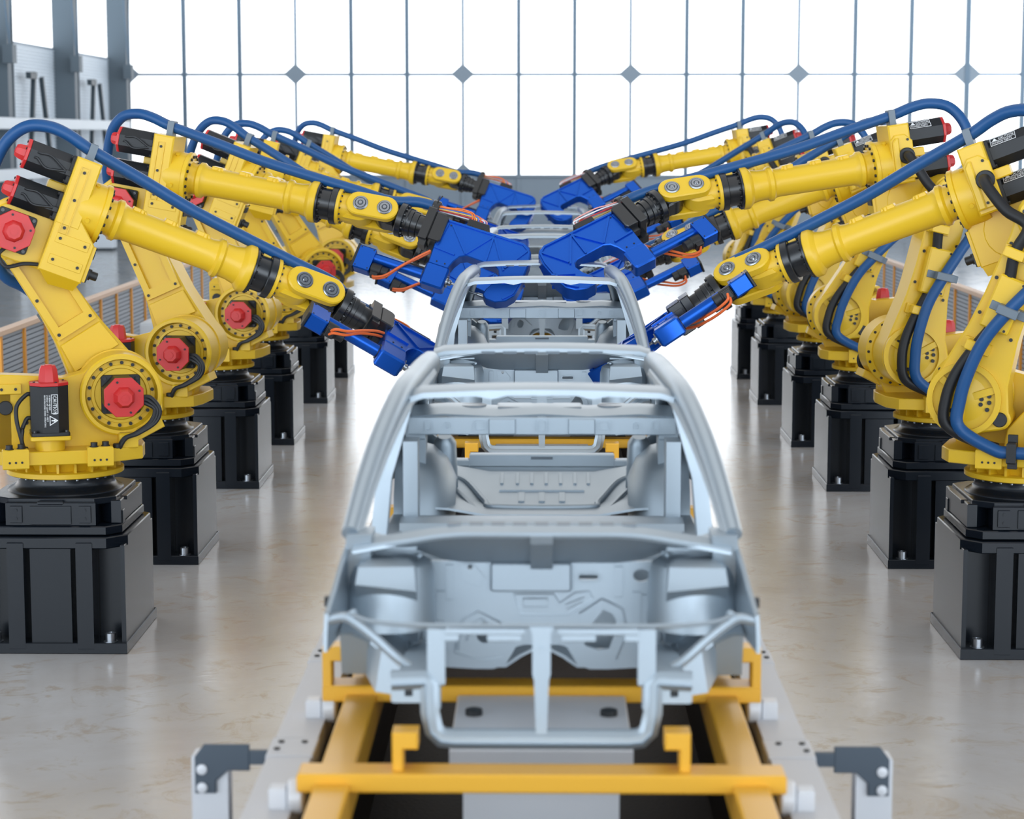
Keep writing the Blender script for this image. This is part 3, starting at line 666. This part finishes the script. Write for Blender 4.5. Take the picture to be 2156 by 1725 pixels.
    car_part('radiator_support', b)
    b = MB(); b.tube([(-.585, 6.335, 1.562), (-.50, 6.24, 1.558), (-.33, 6.18, 1.561), (0, 6.17, 1.563), (.33, 6.18, 1.561), (.50, 6.24, 1.558), (.585, 6.335, 1.562)], .007, 8, 0, 6); car_part('upper_tie_bar', b)
    # side frames: pillars, roof rail, sill, rear quarter
    for s in (-1, 1):
        b = MB()
        b.tube([(s * .612, 6.72, 1.735), (s * .585, 6.95, 1.86), (s * .548, 7.2, 1.985), (s * .505, 7.52, 2.085), (s * .478, 7.9, 2.105), (s * .462, 8.3, 2.105), (s * .455, 8.70, 2.085), (s * .470, 8.95, 2.02), (s * .505, 9.20, 1.92), (s * .545, 9.42, 1.79)], .040, 12, 0, 6, rz=lambda t: .029 + .009 * sin(pi * t))
        b.tube([(s * .60, 6.74, 1.72), (s * .57, 6.97, 1.835), (s * .53, 7.24, 1.95), (s * .485, 7.55, 2.045), (s * .455, 7.95, 2.065), (s * .44, 8.4, 2.065)], .024, 8, 0, 5)
        b.loft([[(s * (.575 + dx), 6.72 + dy, 1.74) for dx, dy in ((-.035, -.05), (.045, -.05), (.045, .10), (-.035, .10))], [(s * (.60 + dx), 6.78 + dy, 1.45) for dx, dy in ((-.04, -.06), (.05, -.06), (.05, .12), (-.04, .12))], [(s * (.60 + dx), 6.80 + dy, 1.26) for dx, dy in ((-.04, -.02), (.05, -.02), (.05, .16), (-.04, .16))]])
        b.loft([[(s * x, y, z) for x, z in ((.555, 1.25), (.65, 1.25), (.66, 1.36), (.63, 1.40), (.57, 1.40))] for y in (6.85, 9.0)])
        b.loft([[(s * (.635 + a), 7.95 + c, 1.38) for a, c in ((-.04, -.08), (.02, -.08), (.02, .08), (-.04, .08))], [(s * (.60 + a), 7.97 + c, 1.72) for a, c in ((-.035, -.05), (.02, -.05), (.02, .05), (-.035, .05))], [(s * (.475 + a), 8.0 + c, 2.10) for a, c in ((-.02, -.05), (.015, -.05), (.015, .05), (-.02, .05))]])
        g = []
        for y, xs_ in ((8.72, ((.64, 1.38), (.67, 1.5), (.665, 1.62), (.61, 1.76), (.545, 1.90), (.475, 2.07))), (8.95, ((.66, 1.45), (.715, 1.58), (.715, 1.66), (.635, 1.76), (.56, 1.88), (.485, 2.03))), (9.2, ((.665, 1.50), (.73, 1.60), (.72, 1.67), (.64, 1.76), (.575, 1.84), (.52, 1.91))), (9.45, ((.65, 1.48), (.715, 1.58), (.70, 1.66), (.635, 1.73), (.59, 1.77), (.555, 1.79))), (9.75, ((.61, 1.40), (.66, 1.52), (.655, 1.62), (.62, 1.68), (.59, 1.70), (.57, 1.71)))):
            g.append([(s * x, y, z) for x, z in xs_])
        b.sheet(g, .016)
        b.loft([[(s * x, y, z) for x, y in ((.50, 9.10), (.565, 9.10), (.565, 9.24), (.50, 9.24))] for z in (1.40, 1.80)])
        b.loft([[(s * x, y, z) for x, y in ((.515, 8.75), (.575, 8.75), (.575, 8.9), (.515, 8.9))] for z in (1.38, 1.74)])
        car_part('side_frame', b)
    # roof bows
    b = MB()
    def bow(b, y, z, w, hw, th, dip=0):
        xs = [-hw, -hw * .9, -hw * .5, -hw * .38, -hw * .27, -hw * .1, hw * .1, hw * .27, hw * .38, hw * .5, hw * .9, hw]
        r = []
        for x in xs:
            a = abs(x) / hw; e = dip if .3 < a < .46 else 0; c = .014 * (1 - a * a) - (.012 if a > .95 else 0)
            r.append([(x, y - w / 2, z + c - th - e), (x, y - w / 2, z + c - .006), (x, y - w / 2 + .02, z + c), (x, y + w / 2 - .02, z + c + .012), (x, y + w / 2, z + c + .006), (x, y + w / 2, z + c - th * .6)])
        b.loft(r)
    bow(b, 7.60, 2.092, .11, .47, .026, .012); car_part('front_roof_header', b)
    b = MB(); bow(b, 8.75, 2.125, .10, .445, .02, .0)
    for i in range(6): b.box(-.22 + .088 * i - .028, -.22 + .088 * i + .028, 8.695, 8.705, 2.112, 2.122, 1)
    car_part('rear_roof_header', b, (CAR, CARD))
    # parcel shelf
    b = MB()
    b.box(-.572, .572, 9.06, 9.075, 1.725, 1.802, 0, .004)
    xs = [-.56, -.42, -.2, 0, .2, .42, .56]
    b.sheet([[(x, 9.07 + .30 * t, 1.80 + .028 * sin(pi * t) + (.010 if i % 2 else 0)) for i, x in enumerate(xs)] for t in (0, .25, .5, .75, 1)], .010)
    for x, w, h in ((-.485, .034, .044), (-.405, .026, .030), (.405, .026, .030), (.485, .034, .044), (-.265, .055, .046), (.265, .055, .046), (0, .048, .054)):
        o_ = rrect(w, h, min(w, h) * .28, x, 1.764); b.plate(o_, [inset(o_ if area(o_) > 0 else o_[::-1], .0055)], 9.049, 9.062, 'xz')
    for x in (-.17, .17): b.prism(rrect(.115, .066, .005, x, 1.762), 9.050, 9.062, 'xz', ch=.003)
    for x, w in ((-.40, .10), (-.13, .12), (.12, .10), (.34, .09)): b.box(x - w / 2, x + w / 2, 9.16, 9.20, 1.824, 1.832, 1); b.prism(rrect(w * 1.3, .08, .02, x * .9, 9.27), 1.822, 1.834, 'xy', 0, .003)
    for s in (1, -1): b.cyl((s * .30, 9.22, 1.80), (s * .30, 9.22, 1.836), .06, 20, 1); b.box(s * .50, s * .585, 9.08, 9.3, 1.70, 1.79, 0, .006)
    car_part('parcel_shelf', b, (CAR, CARD))
    # floor, seat pan, boot
    b = MB()
    g = []
    for y, zc, zs in ((6.97, 1.31, 1.24), (7.4, 1.31, 1.245), (8.2, 1.31, 1.25), (8.52, 1.33, 1.30), (8.58, 1.425, 1.425), (8.66, 1.435, 1.435), (8.95, 1.39, 1.39), (9.02, 1.37, 1.37)):
        g.append([(x, y, zs + (zc - zs) * (1 if abs(x) < .07 else .5 if abs(x) < .12 else 0)) for x in (-.58, -.4, -.2, -.12, -.07, 0, .07, .12, .2, .4, .58)])
    b.sheet(g, .010); b.box(-.56, .56, 7.85, 7.93, 1.26, 1.33, 0, .01); b.box(-.56, .56, 8.25, 8.33, 1.26, 1.33, 0, .01)
    car_part('floor_pan', b)
    b = MB()
    g = []
    for y, z in ((9.0, 1.385), (9.06, 1.375), (9.3, 1.385), (9.48, 1.42), (9.62, 1.455), (9.68, 1.465), (9.70, 1.43), (9.82, 1.43)):
        g.append([(x, y, z + (.035 if abs(x) > .40 else .028 * max(0, (abs(x) - .24) / .16) if abs(x) > .24 else 0)) for x in (-.52, -.40, -.32, -.24, -.12, 0, .12, .24, .32, .40, .52)])
    b.sheet(g, .010)
    rim = [(-.44, 9.56, 1.475), (-.34, 9.50, 1.453), (-.25, 9.28, 1.400), (-.20, 9.20, 1.388), (.20, 9.20, 1.388), (.25, 9.28, 1.400), (.34, 9.50, 1.453), (.44, 9.56, 1.475)]
    b.tube(rim, .013, 8, 0, 5); b.tube([(x * 1.16, y - .10, z - .022) for x, y, z in rim], .016, 8, 0, 5)
    for x in (-.36, -.30, -.18, -.11, -.045, .02, .085, .15, .21, .30, .36): b.bar((x, 9.64, 1.466), (x, 9.52, 1.436), .014, .012)
    for x in (-.09, 0, .09): b.bar((x, 9.42, 1.412), (x, 9.30, 1.392), .026, .012)
    b.bar((-.19, 9.44, 1.418), (.19, 9.44, 1.418), .012, .012)
    car_part('boot_floor', b)
    b = MB(); b.box(-.335, .335, 9.77, 9.83, 1.475, 1.535, 0, .005); b.box(-.52, .52, 9.80, 9.825, 1.41, 1.476); b.box(-.05, .05, 9.762, 9.772, 1.512, 1.524, 1)
    for s in (1, -1): b.box(s * .335, s * .60, 9.74, 9.80, 1.48, 1.515, 0, .006)
    car_part('boot_sill', b, (CAR, CARD))
    def wh(b, s):
        g = []
        for i in range(9):
            a = pi * i / 8; row = []
            for j, x in enumerate((.63, .56, .48, .42, .38)):
                r = (.36, .355, .33, .27, .16)[j]; row.append((s * x, 9.30 - r * cos(a), 1.36 + r * .86 * sin(a)))
            g.append(row)
        b.sheet(g, .012)
        b.lathe([(0, .055), (.22, .05), (.25, .03), (.25, 0)], (s * .43, 9.45, 1.44), (0, -.35, 1), 16)
        b.M = T(0, 9.70, 1.40) @ RX(42) @ T(0, -9.66, -1.40)
        b.plate([(s * .36, 1.40), (s * .63, 1.40), (s * .63, 1.76), (s * .50, 1.78), (s * .42, 1.68)], [ell(s * .49, 1.62, .018, .022, 14)], 9.66, 9.672, 'xz')
        b.M = None
    for s in (-1, 1): b = MB(); wh(b, s); car_part('rear_wheelhouse', b)
build_car()
PITCH = 5.85
CARL = ['bare grey car body nearest the camera, out of focus', 'bare grey car body second from the camera, between the front four robots', 'bare grey car body third from the camera', 'bare grey car body farthest from the camera']
for k in range(4):
    c = thing('car_body', CARL[k], 'car body', T(0, PITCH * k, 0), 'car bodies on the line')
    c.matrix_basis = T(0, 8 + PITCH * k, 1.2)
    for n, me, lb in CARP:
        o = ob(n, me, c, T(0, -8, -1.2))
        if lb: o['label'] = lb

# ------------------------------------------------------------------ conveyor: skids, rails, lift tables
SK = []
def bx(name, *a, m=ORG, ch=.006): b = MB(); b.box(*a, 0, ch); SK.append((name, b.mesh(name, [m])))
for s in (-1, 1): bx('side_beam', *(sorted((s * .552, s * .655))), 5.45, 10.35, 1.02, 1.145)
for y in (5.96, 6.955, 8.35, 9.65): bx('cross_beam', -.705 if y < 6.5 else -.732, .705 if y < 6.5 else .732, y, y + .12, 1.117, 1.173)
for s in (-1, 1):
    for x0, x1, z1, y, w in ((.400, .432, 1.285, 6.0, .075), (.700, .732, 1.305, 6.96, .07), (.700, .732, 1.305, 9.65, .07)):
        b = MB(); sg = s
        b.prism([(s * x1, 1.165), (s * x1, z1), (s * (x1 - w), z1), (s * (x1 - w), z1 - .05), (s * x0, z1 - .05), (s * x0, 1.165)], y, y + .09, 'xz', 0, .005)
        SK.append(('support_hook', b.mesh('support_hook', [ORG])))
SKL = ['orange carrier skid under the nearest car body', 'orange carrier skid under the second car body', 'orange carrier skid under the third car body', 'orange carrier skid under the farthest car body']
for k in range(4):
    r = thing('carrier_skid', SKL[k], 'carrier skid', T(0, 8 + PITCH * k, 1.02), 'carrier skids')
    for n, me in SK: ob(n, me, r, T(0, -8, -1.02))
b = MB(); b.box(-.28, .28, 6.31, 6.945, 1.085, 1.147, 0, .006); LT = b.mesh('table_top', [PLATE])
b = MB(); b.box(-.240, .240, 6.36, 6.90, .301, 1.09, 0, .006); LC = b.mesh('column', [PLATE])
LBS = []
for s in (1, -1): b = MB(); b.lathe([(0, .028), (.018, .028), (.022, .018), (.022, 0)], (s * .217, 6.70, 1.147), (0, 0, 1), 14); LBS.append(b.mesh('locating_pin', [BLK]))
for k in range(4):
    r = thing('lift_table', 'white lift table between the skid beams at the %s station' % ('nearest', 'second', 'third', 'farthest')[k], 'lift table', T(0, 6.8 + PITCH * k, 0), 'lift tables')
    for n, me in (('table_top', LT), ('column', LC), ('locating_pin', LBS[0]), ('locating_pin', LBS[1])): ob(n, me, r, T(0, -6.8, 0))
for s, nm in ((-1, 'left'), (1, 'right')):
    r = thing('conveyor_rail', 'pale grey conveyor rail along the %s side of the skids' % nm, 'rail', T(s * .79, 0, 0))
    ys = [2.5, 6.72, 7.94] + [7.94 + 2.4 * i for i in range(1, 10)]
    for i in range(len(ys) - 1):
        b = MB(); y0, y1 = ys[i] + .004, ys[i + 1] - .004
        b.prism([(-.072, .86), (.066, .86), (.066, 1.06), (-.072, 1.06)], y0, y1, 'xz', 0, .006)
        b.box(-.078, .072, y1 - .20, y1 - .0, 1.0, 1.064, 0, .004)
        for dx, dy in ((-.045, .05), (.03, .05), (-.05, .13)): b.cyl((s * dx * -1, y1 - dy, 1.062), (s * dx * -1, y1 - dy, 1.069), .010, 8, 1)
        part('rail_section', b, [RAIL, BLK], r)
    for i in range(9):
        b = MB(); y = 4.4 + 2.9 * i; b.box(-.05, .05, y - .05, y + .05, 0, .87, 0, .004); b.box(-.09, .09, y - .09, y + .09, 0, .015); part('rail_leg', b, [RAIL], r)
    for i, y in enumerate((6.02, 7.0, 8.4, 9.7, 11.87, 12.85, 14.25, 15.55, 17.72, 20.1)):
        b = MB(); b.cyl((-s * .10, y, 1.09), (-s * .055, y, 1.09), .052, 24, 0, .006); b.box(*(sorted((-s * .05, s * .0))), y - .03, y + .03, 1.05, 1.12, 0, .005); part('skid_roller', b, [PLATE], r)
    # end stop with slate bracket
    r = thing('guide_post', 'white post with slate angle bracket beside the %s rail, nearest the camera' % nm, 'guide post', T(s * 1.06, 6.66, -.012), 'guide posts at the rail joint')
    b = MB(); b.box(-.058, .058, -.045, .045, 0, 1.045, 0, .006); b.box(-.10, .10, -.09, .09, 0, .02); part('post', b, [PLATE], r)
    b = MB(); pl = [(s * .045, .925), (s * .045, 1.045), (s * .015, 1.085), (s * -.130, 1.085), (s * -.130, 1.0), (s * -.06, 1.0), (s * -.022, .965), (s * -.022, .925)]
    b.prism(pl, -.062, -.046, 'xz', 0, .003); b.box(*(sorted((-s * .130, -s * .19))), -.06, -.04, 1.02, 1.065)
    o = part('angle_bracket', b, [DKP], r)
    b = MB()
    for z in (.945, 1.005): b.lathe([(0, .017), (.006, .017), (.008, .012), (.008, 0)], (s * .022, -.062, z), (0, -1, 0), 14)
    part('bracket_bolt', b, [PLATE], o)
b = MB(); b.box(-.70, .70, 2.5, 34, .0, .30, 0, .01)
for s in (1, -1): b.box(*(sorted((s * .685, s * .705))), 2.51, 33.9, .02, 1.0)
thing('conveyor_bed', 'dark brown conveyor trough between the two pale rails', 'conveyor bed', None, None, b.mesh('conveyor_bed', [BED]))

# ------------------------------------------------------------------ hall
YW, XLW = 63.3, -12.15
b = MB(); b.box(-13.5, 16, -8, 64.5, -.1, 0); struct('floor', b, [FLOOR])
b = MB(); b.box(-13, 16, YW, YW + .35, 0, 1.80)
for i in range(16): b.box(-10.52 + 1.637 * i - .05, -10.52 + 1.637 * i + .05, YW - .05, YW, 0, 1.78)
b.box(-13, 16, YW - .10, YW + .1, 1.76, 1.83); b.box(-13, 16, YW - .06, YW, 0, .15)
struct('wall_back', b, [WALLG])
for i in range(-1, 16):
    x = -10.52 + 1.637 * i; thin = (i % 3 == 2) and i < 14
    w = struct('window_%d' % (i + 2), MB(), [MULL]); b = MB()
    if thin: b.box(x - .045, x + .045, YW + .10, YW + .16, 1.8, 13)
    else: b.box(x - .06, x + .06, YW + .02, YW + .16, 1.8, 13)
    big = i == 14
    if big: b.box(x - .07, x + .07, YW - .02, YW + .1, 1.8, 13)
    me = b.mesh('window_mullion', [PALE if thin else MULL]); o = ob('window_mullion', me, w)
    b = MB(); b.box(x, x + 1.637, YW + .10, YW + .15, 4.715, 4.80); ob('window_transom', b.mesh('window_transom', [PALE]), w)
    if i % 3 == 2:
        h = .40 if big else .34
        b = MB()
        for z in (4.765, 1.87): b.prism([(x - h, z), (x, z - h * .9), (x + h, z), (x, z + h * .9)], YW + .0, YW + .05, 'xz')
        ob('window_gusset', b.mesh('window_gusset', [WALLG]), w)
    b = MB(); b.box(x + .03, x + 1.6, YW + .125, YW + .131, 1.8, 13); ob('window_pane', b.mesh('window_pane', [GLASS]), w)
    w.data.name = 'window'
b = MB()                                                        # left wall: corrugated cladding below glazing
n = 260; pl = []
for i in range(n + 1):
    z = .0 + 5.1 * i / n; pl.append((XLW - .09 + .028 * (1 if (i // 2) % 2 else 0), z))
pl += [(XLW - .2, 5.1), (XLW - .2, 0)]
b.loft([[(x, y, z) for x, z in pl] for y in (30, 64)]); struct('wall_left', b, [CORR])
for i in range(6):
    y = 61.0 - 6.75 * i
    b = MB(); b.box(XLW - .05, XLW + .42, y - .17, y + .17, 0, 13); b.box(XLW - .1, XLW + .44, y - .28, y - .24, 0, 13); b.box(XLW - .1, XLW + .44, y + .24, y + .28, 0, 13)
    struct('trim_%d' % (i + 1), b, [COLG])
    w = struct('window_%d' % (20 + i), MB(), [GLASS]); b = MB(); b.box(XLW - .12, XLW - .11, y - 6.45, y - .3, 5.1, 13); ob('window_pane', b.mesh('window_pane', [GLASS]), w)
    b = MB(); b.box(XLW - .15, XLW - .08, y - 6.45, y - .3, 5.07, 5.15); ob('window_frame', b.mesh('window_frame', [PALE]), w)
    t = thing('wall_brace', 'dark inverted V brace on the left wall, bay %s' % ('nearest the corner', 'second from the corner', 'third from the corner', 'fourth from the corner', 'fifth from the corner', 'sixth from the corner')[i], 'brace', T(XLW + .2, y - 3.4, 0), 'wall braces')
    b = MB(); b.bar((0, -.2, 4.45), (0, -1.1, 1.0), .10, .12); part('strut', b, [BRC], t)
    b = MB(); b.bar((0, .55, 4.35), (0, 1.9, 1.0), .10, .12); part('strut', b, [BRC], t)
    b = MB(); b.box(-.06, .06, -.75, -.1, 4.30, 4.45); part('cap_plate', b, [BRC], t)
    t = thing('hanger_cable', 'thin steel hanger cable beside the glazing, bay %s' % ('nearest the corner', 'second from the corner', 'third from the corner', 'fourth from the corner', 'fifth from the corner', 'sixth from the corner')[i], 'cable', T(XLW + .3, y, 0), 'hanger cables')
    b = MB(); b.cyl((.25, -.5, 4.9), (.25, -3.0, 12.8), .022, 8); b.cyl((.25, -.5, 4.9), (.2, .8, 12.8), .016, 8); part('cable', b, [MULL], t)
    b = MB(); b.box(.14, .36, -.72, -.35, 4.55, 4.95); part('cable_anchor', b, [COLG], t)
for z, nm in ((3.25, 'upper'), (2.13, 'lower')):
    b = MB(); b.box(XLW + .45, XLW + .62, 30, 60.2, z - .13, z + .13, 0, .02)
    thing('wall_beam', '%s of the two white beams running along the left wall' % nm, 'beam', None, 'white wall beams', b.mesh('wall_beam', [WHP]))
# fences
for s, nm in ((-1, 'left'), (1, 'right')):
    r = thing('safety_fence', 'orange post safety fence with grey slats along the %s aisle' % nm, 'fence', T(s * 5.28, 0, 0), 'safety fences')
    for i in range(16):
        y = 20.6 + .95 * i
        b = MB(); b.box(-.035, .035, y - .035, y + .035, 0, 1.08, 0, .004); b.box(-.07, .07, y - .07, y + .07, 0, .012); part('fence_post', b, [FEN], r)
        if i < 15:
            b = MB()
            b.box(-.004, .004, y + .03, y + .92, .06, 1.06, 1)
            for j in range(20): z = .07 + .05 * j; b.box(-.013, .013, y + .035, y + .915, z, z + .037)
            part('slat_panel', b, [MESH, COLG], r)
    b = MB(); b.box(-.05, .05, 20.4, 35.1, 1.06, 1.12, 0, .008); part('top_rail', b, [FENT], r)
def cabinet(label, x, y, w, d, h):
    r = thing('control_cabinet', label, 'cabinet', T(x, y, 0))
    b = MB(); b.box(-w / 2, w / 2, -d / 2, d / 2, .06, h, 0, .01); b.box(-w / 2 + .03, w / 2 - .03, -d / 2 + .03, d / 2 - .03, 0, .06, 1); part('cabinet_body', b, [WHP, BRC], r)
    b = MB(); b.box(-w / 2 + .02, w / 2 - .02, -d / 2 - .015, -d / 2, .09, h - .03, 0, .004); dd = part('cabinet_door', b, [WHP], r)
    b = MB(); b.box(w / 2 - .07, w / 2 - .05, -d / 2 - .03, -d / 2 - .014, h * .5, h * .5 + .12); part('door_handle', b, [BRC], dd)
cabinet('low white cabinet behind the left orange fence', -4.72, 26.3, .40, .6, .72)
cabinet('tall white cabinet far back by the left wall', -11.5, 56, .6, .5, 1.5)

# ------------------------------------------------------------------ daylight, camera
w = bpy.data.worlds.new('sky'); bpy.context.scene.world = w; w.use_nodes = True
nt = w.node_tree; nt.nodes.clear(); L = nt.links.new
o = nt.nodes.new('ShaderNodeOutputWorld'); bg = nt.nodes.new('ShaderNodeBackground'); tc = nt.nodes.new('ShaderNodeTexCoord'); sp = nt.nodes.new('ShaderNodeSeparateXYZ')
L(tc.outputs['Generated'], sp.inputs[0])
def ramp(src, a, b, lo, hi):
    m = nt.nodes.new('ShaderNodeMapRange'); m.interpolation_type = 'SMOOTHSTEP'
    for k, v in zip(('From Min', 'From Max', 'To Min', 'To Max'), (a, b, lo, hi)): m.inputs[k].default_value = v
    L(sp.outputs[src], m.inputs['Value']); return m.outputs['Result']
ad = nt.nodes.new('ShaderNodeMath'); ad.operation = 'ADD'
mu = nt.nodes.new('ShaderNodeMath'); mu.operation = 'MULTIPLY'; L(ramp('Y', -.15, -.85, 0, 4.8), mu.inputs[0]); L(ramp('Z', .12, .50, 1, .0), mu.inputs[1])
m3 = nt.nodes.new('ShaderNodeMath'); m3.operation = 'MULTIPLY'; L(ramp('Y', .40, .95, .0, 2.5), m3.inputs[0]); L(ramp('Z', .18, .50, 1, .0), m3.inputs[1])
m4 = nt.nodes.new('ShaderNodeMath'); m4.operation = 'ADD'; m4.inputs[1].default_value = .29; L(m3.outputs[0], m4.inputs[0]); L(m4.outputs[0], ad.inputs[0]); L(mu.outputs[0], ad.inputs[1])
for a_, b_ in ((.45, .95), (-.45, -.95)):
    a2 = nt.nodes.new('ShaderNodeMath'); a2.operation = 'ADD'; L(ad.outputs[0], a2.inputs[0]); L(ramp('X', a_, b_, 0, .65), a2.inputs[1]); ad = a2
cr = nt.nodes.new('ShaderNodeMix'); cr.data_type = 'RGBA'; cr.inputs['A'].default_value = (.80, .90, 1.0, 1); cr.inputs['B'].default_value = (1, 1, 1, 1)
L(ramp('Y', .1, .7, 0, 1), cr.inputs['Factor']); L(cr.outputs['Result'], bg.inputs['Color']); L(ad.outputs[0], bg.inputs['Strength']); L(bg.outputs[0], o.inputs[0])
def area_light(name, loc, rot, sx, sy, power, col):
    l = bpy.data.lights.new(name, 'AREA'); l.shape = 'RECTANGLE'; l.size = sx; l.size_y = sy; l.energy = power; l.color = col
    o = bpy.data.objects.new(name, l); C.objects.link(o); o.location = loc; o.rotation_euler = [radians(a) for a in rot]
area_light('roof_skylight', (0, 14, 11), (0, 0, 0), 9, 30, 760, (1, .98, .95))

cd = bpy.data.cameras.new('camera'); co = bpy.data.objects.new('camera', cd); C.objects.link(co)
cd.sensor_width = 36; cd.lens = 36 * 4500 / 2156; cd.clip_end = 300
co.location = (0, 0, 3); co.rotation_euler = (radians(90 - 7.3255), 0, radians(.8082))
cd.dof.use_dof = True; cd.dof.focus_distance = 13.6; cd.dof.aperture_fstop = 2.9
bpy.context.scene.camera = co
vs = bpy.context.scene.view_settings; vs.view_transform = 'Standard'; vs.look = 'None'; vs.exposure = 0.0; vs.gamma = 1
